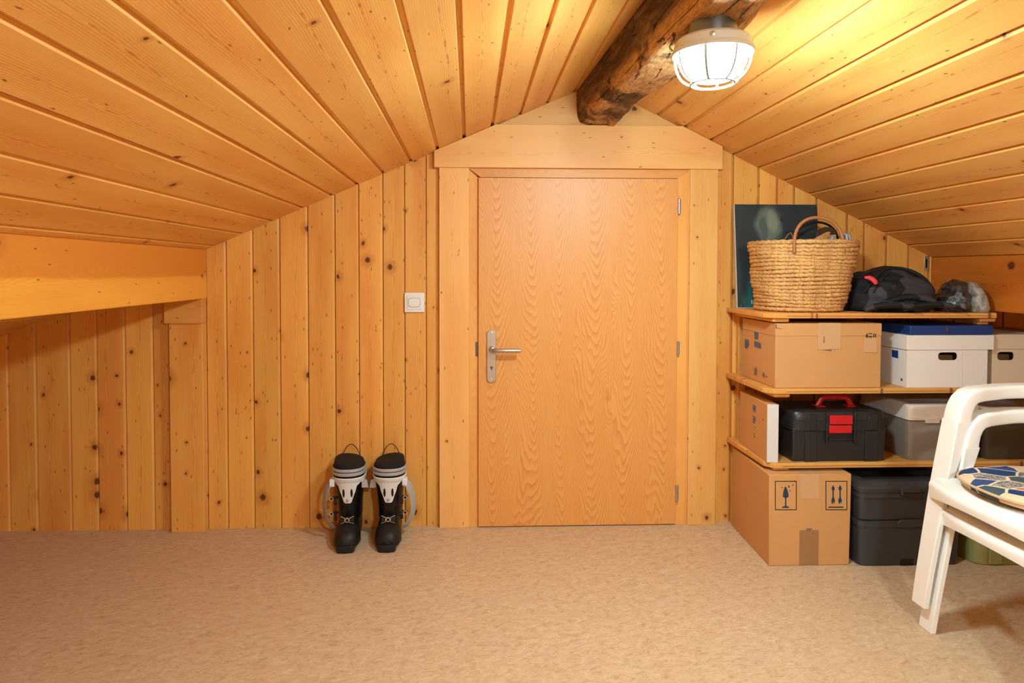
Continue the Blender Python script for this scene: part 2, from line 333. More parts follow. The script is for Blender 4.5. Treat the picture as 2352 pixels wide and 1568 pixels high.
# ------------------------------------------------------------------ mesh helpers
class MB:
    def __init__(s): s.v = []; s.f = []
    def add(s, vs, fs):
        k = len(s.v); s.v += [tuple(p) for p in vs]; s.f += [tuple(i+k for i in f) for f in fs]; return s
    def box(s, x0, x1, y0, y1, z0, z1):
        return s.add([(x, y, z) for x in (x0, x1) for y in (y0, y1) for z in (z0, z1)],
                     [(0, 1, 3, 2), (4, 6, 7, 5), (0, 4, 5, 1), (2, 3, 7, 6), (0, 2, 6, 4), (1, 5, 7, 3)])
    def hexa(s, bot, top):   # two quads of 4 points
        return s.add(list(bot)+list(top), [(3, 2, 1, 0), (4, 5, 6, 7), (0, 1, 5, 4), (1, 2, 6, 5), (2, 3, 7, 6), (3, 0, 4, 7)])
    def prism(s, pts, d, off=(0, 0, 0)):   # planar polygon (3-D points) pushed along d
        n = len(pts); d = Vector(d)
        a = [Vector(p)+Vector(off) for p in pts]; b = [p+d for p in a]
        return s.add(a+b, [tuple(range(n-1, -1, -1)), tuple(range(n, 2*n))]+[(i, (i+1) % n, n+(i+1) % n, n+i) for i in range(n)])
    def loft(s, rings, closed=True, cap0=True, cap1=True):
        n = len(rings[0]); vs = [p for r in rings for p in r]; fs = []
        for i in range(len(rings)-1):
            for j in range(n if closed else n-1):
                k = (j+1) % n; fs.append((i*n+j, i*n+k, (i+1)*n+k, (i+1)*n+j))
        if closed and cap0: fs.append(tuple(range(n-1, -1, -1)))
        if closed and cap1: fs.append(tuple(range((len(rings)-1)*n, len(rings)*n)))
        return s.add(vs, fs)
    def tube(s, path, r, seg=8, close=False, flat=None, up=None):
        path = [Vector(p) for p in path]; n = len(path); rings = []; prev = None
        for i, p in enumerate(path):
            a = path[(i-1) % n] if (close or i) else p; b = path[(i+1) % n] if (close or i < n-1) else p
            t = (b-a).normalized()
            if up is not None: q = Vector(up)-t*t.dot(Vector(up))
            elif prev is None:
                q = Vector((0, 0, 1)) if abs(t.z) < .9 else Vector((1, 0, 0)); q = q-t*t.dot(q)
            else: q = prev-t*t.dot(prev)
            q.normalize(); prev = q; h = t.cross(q); rr = r[i] if isinstance(r, (list, tuple)) else r
            rx, ry = (rr, rr) if flat is None else (rr*flat[0], rr*flat[1])
            rings.append([p+q*math.cos(2*PI*k/seg)*rx+h*math.sin(2*PI*k/seg)*ry for k in range(seg)])
        if close:
            m = len(rings); vs = [v for g in rings for v in g]
            return s.add(vs, [(i*seg+j, i*seg+(j+1) % seg, ((i+1) % m)*seg+(j+1) % seg, ((i+1) % m)*seg+j) for i in range(m) for j in range(seg)])
        return s.loft(rings)
    def lathe(s, prof, c, seg=40, axis=None):   # prof: (radius, height) about +z through c
        c = Vector(c)
        return s.loft([[c+Vector((r*math.cos(2*PI*k/seg), r*math.sin(2*PI*k/seg), h)) for k in range(seg)] for r, h in prof])
    def xf(s, m): s.v = [tuple(m @ Vector(p)) for p in s.v]; return s

def wm(o):
    m = o.matrix_basis.copy()
    while o.parent: o = o.parent; m = o.matrix_basis @ m
    return m
def build(name, mb, mat, parent=None, frame=None, bevel=0., seg=2, smooth=True, sub=0, angle=40, label=None):
    """one mesh object; vertices are given in world space and stored in the object's own frame"""
    vs = [Vector(p) for p in mb.v]
    if frame is None:
        xs = [p.x for p in vs]; ys = [p.y for p in vs]; zs = [p.z for p in vs]
        frame = Matrix.Translation(((min(xs)+max(xs))/2, (min(ys)+max(ys))/2, min(zs)))
    inv = frame.inverted()
    me = bpy.data.meshes.new(name); me.from_pydata([inv @ p for p in vs], [], mb.f); me.update()
    bm = bmesh.new(); bm.from_mesh(me); bmesh.ops.recalc_face_normals(bm, faces=bm.faces); bm.to_mesh(me); bm.free()
    if smooth:
        me.polygons.foreach_set('use_smooth', [True]*len(me.polygons)); me.set_sharp_from_angle(angle=math.radians(angle))
    me.materials.append(M[mat] if isinstance(mat, str) else mat)
    o = bpy.data.objects.new(name, me); COL.objects.link(o)
    if parent is not None:
        o.parent = parent; o.matrix_basis = wm(parent).inverted() @ frame
    else: o.matrix_basis = frame
    if bevel:
        b = o.modifiers.new('bevel', 'BEVEL'); b.width = bevel; b.segments = seg; b.limit_method = 'ANGLE'; b.angle_limit = math.radians(35)
        b.harden_normals = False
    if sub:
        m = o.modifiers.new('sub', 'SUBSURF'); m.levels = sub; m.render_levels = sub
    if label: o['label'] = label
    return o
def thing(name, loc, label, cat, group=None, kind=None, rz=0.):
    o = bpy.data.objects.new(name, None); COL.objects.link(o); o.empty_display_size = .05
    o.matrix_basis = Matrix.Translation(loc) @ Matrix.Rotation(rz, 4, 'Z')
    return tag(o, label, cat, group, kind)
def tag(o, label, cat, group=None, kind=None):
    o['label'] = label; o['category'] = cat
    if group: o['group'] = group
    if kind: o['kind'] = kind
    return o
def axes(org, x, y, z):
    return Matrix(((x[0], y[0], z[0], org[0]), (x[1], y[1], z[1], org[1]), (x[2], y[2], z[2], org[2]), (0, 0, 0, 1)))
def superell(cx, cy, z, rx, ry, n=32, e=2.6):
    out = []
    for k in range(n):
        a = 2*PI*k/n; c, s = math.cos(a), math.sin(a)
        out.append((cx+rx*math.copysign(abs(c)**(2/e), c), cy+ry*math.copysign(abs(s)**(2/e), s), z))
    return out

# ------------------------------------------------------------------ room shell
YF, XL, XR = -4.7, -2.4, 2.62                 # wall behind the camera, side walls
SL, SR = .4328, .495
def roofL(x): return 1.159+SL*(x+1.08)
def roofR(x): return 1.133+SR*(1.971-x)
APX = (1.133+SR*1.971-1.159-SL*1.08)/(SL+SR); APZ = roofL(APX)
def roof(x): return min(roofL(x), roofR(x))

fl = build('floor', MB().box(XL-.1, XR+.1, YF-.1, .1, -.08, 0), 'floor', smooth=False, frame=Matrix.Translation((0, -1, -.08)))
tag(fl, 'beige marbled vinyl floor', 'floor', kind='structure')

def profile(w, ch, chd, gap, gd, th):
    # face at y=0 seen from -y; chamfered edge, then a low tongue on the +x side
    h = w/2
    return [(-h, th), (-h, .0008), (-h+.0012, 0), (h-gap-ch, 0), (h-gap, chd), (h-gap, gd), (h, gd), (h, th)]
def board(parent, prof, frame, zb, zt, mat, name='board'):
    """board in a local frame: x across, -y face, z along the grain; ends cut by zb(x), zt(x)"""
    mb = MB(); a = [frame @ Vector((x, y, zb(x))) for x, y in prof]; b = [frame @ Vector((x, y, zt(x))) for x, y in prof]
    n = len(prof)
    mb.add(a+b, [tuple(range(n-1, -1, -1)), tuple(range(n, 2*n))]+[(i, (i+1) % n, n+(i+1) % n, n+i) for i in range(n)])
    return build(name, mb, mat, parent, frame=frame, smooth=False)

# back wall: backing plus tongue-and-groove boards
wb = build('wall_back', MB().prism([(XL, .014, -.02), (XR, .014, -.02), (XR, .014, roof(XR)+.03), (APX, .014, APZ+.03), (XL, .014, roof(XL)+.03)], (0, .06, 0)), 'block_wood', smooth=False)
tag(wb, 'knotty pine board wall with the door in it', 'wall', kind='structure')
seams = [XL, -2.21, -2.10, -1.99, -1.88, -1.769, -1.633, -1.525, -1.411, -1.299, -1.19, -1.082, -1.0, -.892, -.782, -.667, -.556, -.458, -.359, -.269, -.18, -.09, .04]
seamsR = [.88, 1.0, 1.113, 1.223, 1.303, 1.377, 1.474, 1.608, 1.682, 1.781, 1.878, 1.968, 2.08, 2.19, 2.30, 2.41, 2.52, XR]
for ss in (seams, seamsR):
    for a, b in zip(ss, ss[1:]):
        xc = (a+b)/2
        zt = (lambda xc: (lambda x: roof(x+xc)+.006))(xc)
        zb = (lambda x: 0.)
        board(wb, profile(b-a, .0085, .006, .0036, .013, .016), Matrix.Translation((xc, 0, 0)), zb, zt, 'pine_wall')
# gable boards above the header, either side of the ridge beam
gb = MB().prism([(.06, -.004, 1.665), (.92, -.004, 1.665), (.92, -.004, roof(.92)+.004), (APX, -.004, APZ), (.06, -.004, min(roof(.06)+.004, 1.9))], (0, .018, 0))
build('gable_board', gb, 'pine_trim', wb, frame=axes((.49, 0, 1.75), (0, 0, -1), (0, 1, 0), (1, 0, 0)), smooth=False)

# ceiling: two slopes of boards
def slab(pts): return MB().prism(pts, (0, YF-.2, 0), off=(0, .08, 0))
ce = build('ceiling', slab([(XL-.1, 0, roofL(XL-.1)+.017), (APX, 0, APZ+.017), (XR+.1, 0, roofR(XR+.1)+.017), (XR+.1, 0, roofR(XR+.1)+.09), (APX, 0, APZ+.09), (XL-.1, 0, roofL(XL-.1)+.09)]), 'block_wood', smooth=False)
tag(ce, 'sloping pine board ceiling meeting at a ridge', 'ceiling', kind='structure')
cl = math.cos(math.atan(SL)); sl = math.sin(math.atan(SL)); cr = math.cos(math.atan(SR)); sr = math.sin(math.atan(SR))
gl = [XL]+[-.928-.1145*k for k in range(11, 0, -1) if -.928-.1145*k > XL+.05]+[-.928, -.807, -.682, -.563, -.458, -.35, -.237, -.126, -.017, .098, .214, .326, .44, APX]
for a, b in zip(gl, gl[1:]):
    xc = (a+b)/2
    fr = axes((xc, .03, roofL(xc)), (cl, 0, sl), (-sl, 0, cl), (0, -1, 0))
    board(ce, profile((b-a)/cl, .0055, .009, .0105, .0105, .018), fr, lambda x: 0., lambda x: .03-YF, 'pine_ceiling')
g0 = [.884+.1087*k for k in range(-2, 20)]
gr = [APX]+[g for g in g0 if APX+.03 < g < XR-.03]+[XR]
for a, b in zip(gr, gr[1:]):
    xc = (a+b)/2
    fr = axes((xc, YF, roofR(xc)), (-cr, 0, sr), (sr, 0, cr), (0, 1, 0))
    board(ce, profile((b-a)/cr, .0055, .009, .0105, .0105, .018), fr, lambda x: 0., lambda x: .03-YF, 'pine_ceiling')

# side walls and the wall behind the camera
def side_wall(name, X, sgn, label):
    wl = build(name, MB().box(min(X, X+sgn*.06), max(X, X+sgn*.06), YF, .05, -.02, roof(X)+.03).xf(Matrix.Translation((sgn*.014, 0, 0))), 'block_wood', smooth=False)
    tag(wl, label, 'wall', kind='structure')
    n = int(-YF/.114); 
    for k in range(n):
        yc = -.002-.114*(k+.5)
        fr = axes((X, yc, 0), (0, -sgn, 0), (sgn, 0, 0), (0, 0, 1)) if sgn > 0 else axes((X, yc, 0), (0, 1, 0), (-1, 0, 0), (0, 0, 1))
        board(wl, profile(.114, .0085, .006, .0036, .013, .016), fr, lambda x: 0., lambda x: roof(X)-.002, 'pine_wall')
side_wall('wall_left', XL, -1, 'low pine board knee wall beyond the supporting post')
side_wall('wall_right', XR, 1, 'low pine board knee wall behind the shelves')
wf = build('wall_front', MB().prism([(XL, YF-.014, -.02), (XR, YF-.014, -.02), (XR, YF-.014, roof(XR)+.03), (APX, YF-.014, APZ+.03), (XL, YF-.014, roof(XL)+.03)], (0, -.06, 0)), 'block_wood', smooth=False)
tag(wf, 'pine board gable wall facing the door', 'wall', kind='structure')
k = XL
while k < XR-.02:
    b = min(k+.115, XR); xc = (k+b)/2
    fr = axes((xc, YF, 0), (-1, 0, 0), (0, -1, 0), (0, 0, 1))
    board(wf, profile(b-k, .0085, .006, .0036, .013, .016), fr, lambda x: 0., (lambda xc: (lambda x: roof(xc-x)-.002))(xc), 'pine_wall')
    k = b

# purlins and the post
def along_y(org): return axes(org, (0, 0, 1), (-1, 0, 0), (0, -1, 0))   # grain along -Y, face towards +X
pl = build('purlin_beam', MB().prism([(-1.08, -.001, .957), (-1.08, -.001, 1.1585), (-1.22, -.001, roofL(-1.22)-.001), (-1.22, -.001, .957)], (0, YF+.002, 0)), 'purlin', frame=along_y((-1.08, 0, 1.048)), bevel=.004, smooth=False)
tag(pl, 'honey coloured purlin beam carried by the post beside the board wall', 'beam')
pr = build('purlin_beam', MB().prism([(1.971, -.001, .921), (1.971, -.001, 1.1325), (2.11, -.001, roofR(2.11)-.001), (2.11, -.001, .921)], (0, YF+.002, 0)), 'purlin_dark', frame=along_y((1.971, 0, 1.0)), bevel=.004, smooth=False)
tag(pr, 'dark orange purlin beam under the ceiling behind the top shelf', 'beam')
ps = thing('wooden_post', (-1.155, -.016, 0), 'pine post with a cap block holding up the purlin', 'post')
build('post_board', MB().box(-1.222, -1.088, -.034, -.0005, 0, .858), 'pine_wall', ps, frame=Matrix.Translation((-1.155, -.034, 0)), bevel=.002, smooth=False)
build('cap_block', MB().box(-1.236, -1.084, -.046, -.0005, .857, .958), 'pine_wall', ps, frame=axes((-1.16, -.046, .90), (0, 0, -1), (0, 1, 0), (1, 0, 0)), bevel=.002, smooth=False)

# ridge beam: rough-hewn log
def ridge():
    base = [(0., 1.90), (-.002, 1.80), (0., 1.745), (.003, 1.705), (.012, 1.688), (.04, 1.681), (.075, 1.679), (.11, 1.680), (.138, 1.684), (.165, 1.702), (.188, 1.722), (.208, 1.742), (.226, 1.762), (.238, 1.79), (.236, 1.90)]
    pts = []
    for (a, b), (c, d) in zip(base, base[1:]):
        m = max(1, int(math.hypot(c-a, d-b)/.009))
        pts += [(a+(c-a)*i/m, b+(d-b)*i/m) for i in range(m)]
    pts.append(base[-1]); rings = []
    N = 330
    for i in range(N+1):
        y = .01+(YF+.005-.01)*(i/N)**1.25; dx = .445+.055*(-y); ring = []; drop = .024*min(1., max(0., (-y-.35)/.6))
        for (x, z) in pts:
            low = max(0., min(1., (1.80-z)/.1))
            p = Vector((x*7, z*7, y*1.6)); q = Vector((x*24, z*24+5, y*6))
            n1 = mnoise.fractal(p, 1., 2., 3); n2 = mnoise.fractal(q, 1., 2., 3)
            cxm, czm = .12, 1.80; vx, vz = x-cxm, z-czm; L = math.hypot(vx, vz) or 1
            d = (.013*n1+.0055*n2)*low*(1.3 if x > .1 else .75)
            st = math.floor((n1*.5+y*.9)*5)/5          # split-off flakes
            d += .006*math.sin(st*37)*low*(1 if x > .06 else .3)
            ring.append((dx+x+vx/L*d, y, z+vz/L*d-drop*low))
        rings.append(ring)
    mb = MB().loft(rings)
    o = build('ridge_beam', mb, 'log', frame=axes((.57, 0, 1.76), (1, 0, 0), (0, 0, 1), (0, -1, 0)), angle=70)
    return tag(o, 'dark rough-hewn log running along the ceiling ridge', 'beam')
ridge()

# ------------------------------------------------------------------ door, casing, header
def horiz(org): return axes(org, (0, 0, -1), (0, 1, 0), (1, 0, 0))
def rect(px0, py0, px1, py1, Y):
    a = U(px0, py0, Y=Y); b = U(px1, py1, Y=Y); return a.x, b.x, b.z, a.z
HY = -.040
hp = [U(997, 384, Y=HY), U(1660, 388, Y=HY), U(1660, 331, Y=HY), U(1560, 288, Y=HY), U(1135, 286, Y=HY), U(997, 346, Y=HY)]
zb_, zt_ = (hp[0].z+hp[1].z)/2, (hp[3].z+hp[4].z)/2
xl_, xr_ = hp[0].x, hp[1].x
hx = [(xl_, zb_), (xr_, zb_), (xr_, min(zt_, roofR(xr_)-.001)), (1.971-(zt_+.001-1.133)/SR, zt_), ((zt_+.001-1.159)/SL-1.08, zt_), (xl_, roofL(xl_)-.001)]
h = build('trim_1', MB().prism([(x, HY, z) for x, z in hx], (0, .039, 0)), 'pine_trim', frame=horiz(((xl_+xr_)/2, HY, 1.58)), bevel=.0015, smooth=False)
tag(h, 'wide pine header board above the door', 'trim', kind='structure')
CY = -.027
for i, (a, b) in enumerate(((1009, 1077), (1582, 1648))):
    x0 = U(a, 800, Y=CY).x; x1 = U(b, 600 if i else 800, Y=CY).x
    o = build('trim_%d' % (i+2), MB().box(x0, x1, CY, -.0005, 0, zb_+.001), 'pine_trim', frame=Matrix.Translation(((x0+x1)/2, CY, 0)), bevel=.0015, smooth=False)
    tag(o, ('pine casing board on the light switch side of the door', 'pine casing board on the shelf side of the door')[i], 'trim', kind='structure')
    if i == 0: jx0 = x1
    else: jx1 = x0
DY = -.026
dx0, dx1 = U(1099, 800, Y=DY).x, U(1555, 800, Y=DY).x
dzt = U(1330, 409, Y=DY).z
dr = thing('door_1', ((dx0+dx1)/2, 0, 0), 'low oak veneer door with a steel lever handle', 'door', kind='structure')
build('door_panel', MB().box(dx0, dx1, DY, .012, .004, dzt), 'veneer', dr, frame=Matrix.Translation(((dx0+dx1)/2, DY, 0)), bevel=.0015, smooth=False)
FY = -.010
ji0, ji1 = dx0-.004, dx1+.004
fx0, fx1, fzt = jx0-.004, jx1+.004, zb_+.001
hz = dzt+.003
build('door_jamb', MB().hexa([(fx0, FY, 0), (ji0+.012, FY, 0), (ji0+.012, .013, 0), (fx0, .013, 0)], [(fx0, FY, fzt), (ji0+.012, FY, hz-.012), (ji0+.012, .013, hz-.012), (fx0, .013, fzt)]), 'frame_wood', dr, frame=Matrix.Translation((fx0, FY, 0)), smooth=False)
build('door_jamb', MB().hexa([(ji1-.004, FY-.006, 0), (fx1, FY-.006, 0), (fx1, .013, 0), (ji1-.004, .013, 0)], [(ji1-.004, FY-.006, hz), (fx1, FY-.006, fzt), (fx1, .013, fzt), (ji1-.004, .013, hz)]), 'frame_wood', dr, frame=Matrix.Translation((fx1, FY, 0)), smooth=False)
build('door_head', MB().hexa([(ji0+.0121, FY-.006, hz), (ji1-.0041, FY-.006, hz), (ji1-.0041, .013, hz), (ji0+.0121, .013, hz)], [(fx0+.001, FY-.006, fzt), (fx1-.001, FY-.006, fzt), (fx1-.001, .013, fzt), (fx0+.001, .013, fzt)]), 'frame_wood', dr, frame=horiz((.4, FY, hz)), smooth=False)
# raised bead round the frame
build('frame_bead', MB().box(fx0, fx0+.006, CY+.006, FY, 0, fzt), 'frame_wood', dr, frame=Matrix.Translation((fx0, CY, 0)), bevel=.001, smooth=False)
build('frame_bead', MB().box(fx1-.010, fx1-.003, CY+.008, FY-.006, 0, fzt), 'frame_wood', dr, frame=Matrix.Translation((fx1, CY, 0)), bevel=.001, smooth=False)
# hinges and strike plate
for py0, py1 in ((455, 492), (784, 816), (1114, 1152)):
    a = U(1558, py0, Y=DY-.004); b = U(1555, py1, Y=DY-.004)
    hg = build('hinge', MB().lathe([(.0028, b.z-.001), (.0058, b.z+.002), (.0058, a.z-.002), (.0028, a.z+.001)], (dx1+.0035, DY-.002, 0), 14), 'steel', dr)
    build('hinge_leaf', MB().box(dx1-.003, dx1+.013, DY+.006, DY+.012, b.z+.004, a.z-.004), 'steel_dark', hg, smooth=False)
a = U(1093, 785, Y=FY); b = U(1093, 818, Y=FY)
build('strike_plate', MB().box(dx0-.012, dx0-.003, FY-.0025, FY+.001, b.z, a.z), 'steel_dark', dr, bevel=.0008)
# handle on a long plate
a = U(1129, 757, Y=DY); b = U(1129, 878, Y=DY); px = a.x; hwid = .0195
pts = []
for s_, zc in ((1, a.z-hwid*.75), (-1, b.z+hwid*.75)):
    for k in range(9):
        an = PI*k/8 if s_ > 0 else PI+PI*k/8
        pts.append((px+hwid*math.cos(an), DY, zc+hwid*.75*math.sin(an)))
hd = build('handle_plate', MB().prism(pts, (0, -.007, 0)), 'steel', dr, bevel=.0018)
lz = U(1130, 804, Y=DY-.03).z
build('rosette', MB().lathe([(.0135, 0), (.0135, .008), (.0105, .0105), (.0105, .034), (.006, .036)], (0, 0, 0), 24).xf(Matrix.Translation((px+.003, DY-.006, lz+.002)) @ Matrix.Rotation(PI/2, 4, 'X')), 'steel', hd)
lv = [(px+.003, DY-.036, lz+.001), (px+.012, DY-.043, lz), (px+.026, DY-.047, lz), (px+.05, DY-.049, lz), (px+.09, DY-.049, lz), (px+.117, DY-.048, lz), (px+.120, DY-.048, lz)]
build('lever', MB().tube(lv, [.0085, .0095, .0092, .0090, .0088, .0082, .004], 16), 'steel', hd)
for zc in (a.z-.013, b.z+.013):
    build('screw', MB().lathe([(.0045, 0), (.0042, .0018), (.002, .0022)], (0, 0, 0), 14).xf(Matrix.Translation((px, DY-.0068, zc)) @ Matrix.Rotation(PI/2, 4, 'X')), 'chrome', hd)
kz = U(1130, 843, Y=DY).z
build('keyhole', MB().lathe([(.0058, 0), (.0058, .0012), (.0045, .0016)], (0, 0, 0), 16).xf(Matrix.Translation((px, DY-.0068, kz)) @ Matrix.Rotation(PI/2, 4, 'X')).box(px-.0022, px+.0022, DY-.0084, DY-.0068, kz-.012, kz-.003), 'steel_dark', hd)

# ------------------------------------------------------------------ light switch
x0, x1, z0, z1 = rect(929, 672, 975, 717, -.008)
sw = thing('light_switch', ((x0+x1)/2, -.003, z0), 'square white light switch on the pine wall', 'switch')
build('wall_plate', MB().box(x0, x1, -.0105, .0002, z0, z1), 'switch_plastic', sw, bevel=.003, seg=3)
wv = x1-x0; xm = (x0+x1)/2; zm = (z0+z1)/2
build('inner_frame', MB().box(x0+wv*.13, x1-wv*.13, -.0135, -.010, z0+wv*.14, z1-wv*.16), 'switch_plastic', sw, bevel=.002, seg=3)
pts = [(xm+wv*.29*math.copysign(abs(math.cos(t))**.55, math.cos(t))-wv*.005, -.0132, zm+wv*.225*math.copysign(abs(math.sin(t))**.55, math.sin(t))) for t in [2*PI*k/32 for k in range(32)]]
rk = build('rocker', MB().prism(pts, (0, -.004, 0)), 'switch_plastic', sw, bevel=.0012)
build('rocker_groove', MB().prism([(xm+(p[0]-xm)*1.05, p[1], zm+(p[2]-zm)*1.06) for p in pts], (0, -.0009, 0)), 'steel_dark', sw)

# ------------------------------------------------------------------ bulkhead lamp on the ridge beam, plus an added unseen fill lamp
def lamp(X, Y, dz, ztop, glass, label):
    L = thing('bulkhead_lamp', (X, Y, 1.51+dz), label, 'lamp', 'caged bulkhead lamps')
    def B(name, mb, mat): return build(name, mb.xf(Matrix.Translation((0, 0, dz))), mat, L)
    B('mounting_block', MB().lathe([(.055, 1.618), (.058, 1.63), (.05, ztop-dz)], (X, Y, 0), 28), 'steel_dark')
    B('base', MB().lathe([(.07, 1.600), (.088, 1.601), (.089, 1.606), (.088, 1.620), (.082, 1.626), (.05, 1.627)], (X, Y, 0), 48), 'lamp_body')
    B('rim', MB().lathe([(.082, 1.588), (.094, 1.589), (.0965, 1.594), (.094, 1.601), (.086, 1.603), (.078, 1.601)], (X, Y, 0), 48), 'lamp_body')
    prof = [(.081, 1.606)]
    for k in range(13):
        t = PI/2*k/12; prof.append((.082*math.cos(t)**.62, 1.598-.072*math.sin(t)**.9))
    B('glass_dome', MB().lathe([(max(r, .0008), z) for r, z in prof], (X, Y, 0), 40), glass)
    for k in range(8):
        an = 2*PI*(k+.35)/8; path = []
        for j in range(12):
            t = j/11*1.18; r = .0895*math.cos(t)**.6; z = 1.596-.080*math.sin(t)**.85
            path.append((X+r*math.cos(an), Y+r*math.sin(an), z))
        B('cage_wire', MB().tube(path, .0032, 6), 'lamp_wire')
    rr = .0895*math.cos(1.18)**.6; zz = 1.596-.080*math.sin(1.18)**.85
    B('cage_ring', MB().tube([(X+rr*math.cos(2*PI*k/40), Y+rr*math.sin(2*PI*k/40), zz) for k in range(40)], .0032, 6, close=True), 'lamp_wire')
    for k in range(4):
        an = -PI/2-.35+k*PI/2
        B('screw', MB().lathe([(.006, 0), (.006, .003), (.003, .004)], (0, 0, 0), 12).xf(Matrix.Translation((X+.086*math.cos(an), Y+.086*math.sin(an), 1.612)) @ Matrix.Rotation(an, 4, 'Z') @ Matrix.Rotation(PI/2, 4, 'Y')), 'steel')
c_ = U(1637, 95, Y=-1.22)
lamp(c_.x, c_.y, 0., 1.70, 'glow', 'round caged bulkhead lamp under the ridge log near the door')
lamp(c_.x+.11, -3.3, 0., 1.70, 'glow_fill', 'added caged fill lamp, out of view, under the ridge log far from the door')  # unseen second lamp, added to lift the dark foreground and left side

# ------------------------------------------------------------------ shelf unit
SY = -.40                                  # front edge of the shelves
su = thing('shelf_unit', (1.6, -.2, 0), 'rough pine shelves with three levels in the corner', 'shelf')
def plank(x0, x1, y0, y1, z0, z1, name='shelf_board', mat='shelf_wood', along='x', bevel=.003):
    fr = axes(((x0+x1)/2, (y0+y1)/2, z1), (0, 1, 0), (0, 0, -1), (1, 0, 0)) if False else axes(((x0+x1)/2, (y0+y1)/2, z1), (0, 1, 0), (0, 0, 1), (1, 0, 0))
    if along == 'y': fr = axes(((x0+x1)/2, y1, z1), (1, 0, 0), (0, 0, 1), (0, -1, 0))
    if along == 'z': fr = Matrix.Translation(((x0+x1)/2, y0, z0))
    return build(name, MB().box(x0, x1, y0, y1, z0, z1), mat, su, frame=fr, bevel=bevel, seg=2)
for (x0, x1, zt) in ((1.085, 1.969, .918), (1.085, 2.44, .640), (1.092, 2.44, .365)):
    # board with its front left corner cut off, as two planks edge to edge
    zb = zt-.0195
    back = plank(x0, x1, -.2, -.001, zb, zt)
    pts = [(x0, -.2005, zb), (x1, -.2005, zb), (x1, SY+.03, zb), (x1-.02, SY, zb), (x0+.028, SY, zb), (x0, SY+.035, zb)]
    build('shelf_board', MB().prism(pts, (0, 0, zt-zb)), 'shelf_wood', su, frame=axes(((x0+x1)/2, -.3, zt), (0, 1, 0), (0, 0, 1), (1, 0, 0)), bevel=.003)
for (x0, x1, zt) in ((1.16, 1.94, .918), (1.16, 2.40, .640), (1.15, 2.40, .365)):
    build('ply_line', MB().box(x0, x1, SY-.0003, SY+.001, zt-.0118, zt-.0100), 'seam', su, smooth=False)
for zt, xl, xr in ((.8985, 1.112, 1.895), (.6205, 1.118, 2.36), (.3455, 1.118, 2.36)):
    th = .0095 if zt < .4 else .0145
    plank(xl, xl+.062, SY+.012, -.03, zt-th, zt, 'cleat', along='y', bevel=.005)
    plank(xr, xr+.062, SY+.012, -.03, zt-th, zt, 'cleat', along='y', bevel=.005)
# uprights against the wall, standing in front of it
plank(1.128, 1.158, -.03, -.0005, .0, .898, 'upright', along='z', bevel=.002)
plank(2.40, 2.435, -.03, -.0005, .0, .62, 'upright', along='z', bevel=.002)
plank(2.40, 2.435, SY+.02, SY+.05, .0, .62, 'upright', along='z', bevel=.002)
plank(1.90, 1.94, SY+.03, SY+.055, .873, .885, 'bracket', along='y', bevel=.001)

# ------------------------------------------------------------------ helpers for boxes
def Ymark(parent, pts, Y, mat, name='print_mark', th=.0006):
    """flat print on a face looking to -Y; pts in photo pixels"""
    q = [U(a, b, Y=Y) for a, b in pts]
    return build(name, MB().prism(q, (0, -th, 0)), mat, parent, smooth=False)
def Xmark(parent, pts, X, mat, name='print_mark', th=.0006):
    q = [U(a, b, X=X) for a, b in pts]
    return build(name, MB().prism(q, (-th, 0, 0)), mat, parent, smooth=False)
def rectpx(a, b, c, d): return [(a, b), (c, b), (c, d), (a, d)]
def frame_px(parent, a, b, c, d, Y, mat, t=1.8):
    mb = MB()
    for r in (rectpx(a, b, c, b+t), rectpx(a, d-t, c, d), rectpx(a, b+t, a+t, d-t), rectpx(c-t, b+t, c, d-t)):
        mb.prism([U(x, y, Y=Y) for x, y in r], (0, -.0006, 0))
    return build('print_frame', mb, mat, parent, smooth=False)
def hole_panel(x0, x1, z0, z1, hx0, hx1, hz0, hz1, y0, y1, r=.012):
    """front panel with a rounded hand hole, between y0 (front) and y1"""
    n = 32; inner = []; outer = []
    cx, cz = (hx0+hx1)/2, (hz0+hz1)/2; hw, hh = (hx1-hx0)/2, (hz1-hz0)/2
    for k in range(n):
        a = 2*PI*(k+.5)/n; c, s = math.cos(a), math.sin(a)
        ix = max(-1, min(1, c*1.0*(1/max(abs(c), abs(s))))); iz = max(-1, min(1, s/max(abs(c), abs(s))))
        dx, dz = ix*hw, iz*hh
        # round the corners
        if abs(dx) > hw-r and abs(dz) > hh-r:
            qx, qz = abs(dx)-(hw-r), abs(dz)-(hh-r); L = math.hypot(qx, qz) or 1
            f = min(1, r/L); dx = math.copysign(hw-r+qx*f, dx); dz = math.copysign(hh-r+qz*f, dz)
        inner.append((cx+dx, cz+dz))
        ow = (x1-cx if c > 0 else cx-x0); oh = (z1-cz if s > 0 else cz-z0)
        kx = ix*ow; kz = iz*oh
        outer.append((cx+kx, cz+kz))
    # snap the outer ring's corners
    for sx, sz, X, Z in ((1, 1, x1, z1), (-1, 1, x0, z1), (-1, -1, x0, z0), (1, -1, x1, z0)):
        i = min(range(n), key=lambda i: (outer[i][0]-X)**2+(outer[i][1]-Z)**2); outer[i] = (X, Z)
    mb = MB(); vs = [(x, y0, z) for x, z in outer]+[(x, y0, z) for x, z in inner]+[(x, y1, z) for x, z in outer]+[(x, y1, z) for x, z in inner]
    fs = []
    for i in range(n):
        j = (i+1) % n
        fs += [(i, j, n+j, n+i), (2*n+i, 3*n+i, 3*n+j, 2*n+j), (n+i, n+j, 3*n+j, 3*n+i), (i, 2*n+i, 2*n+j, j)]
    return mb.add(vs, fs)

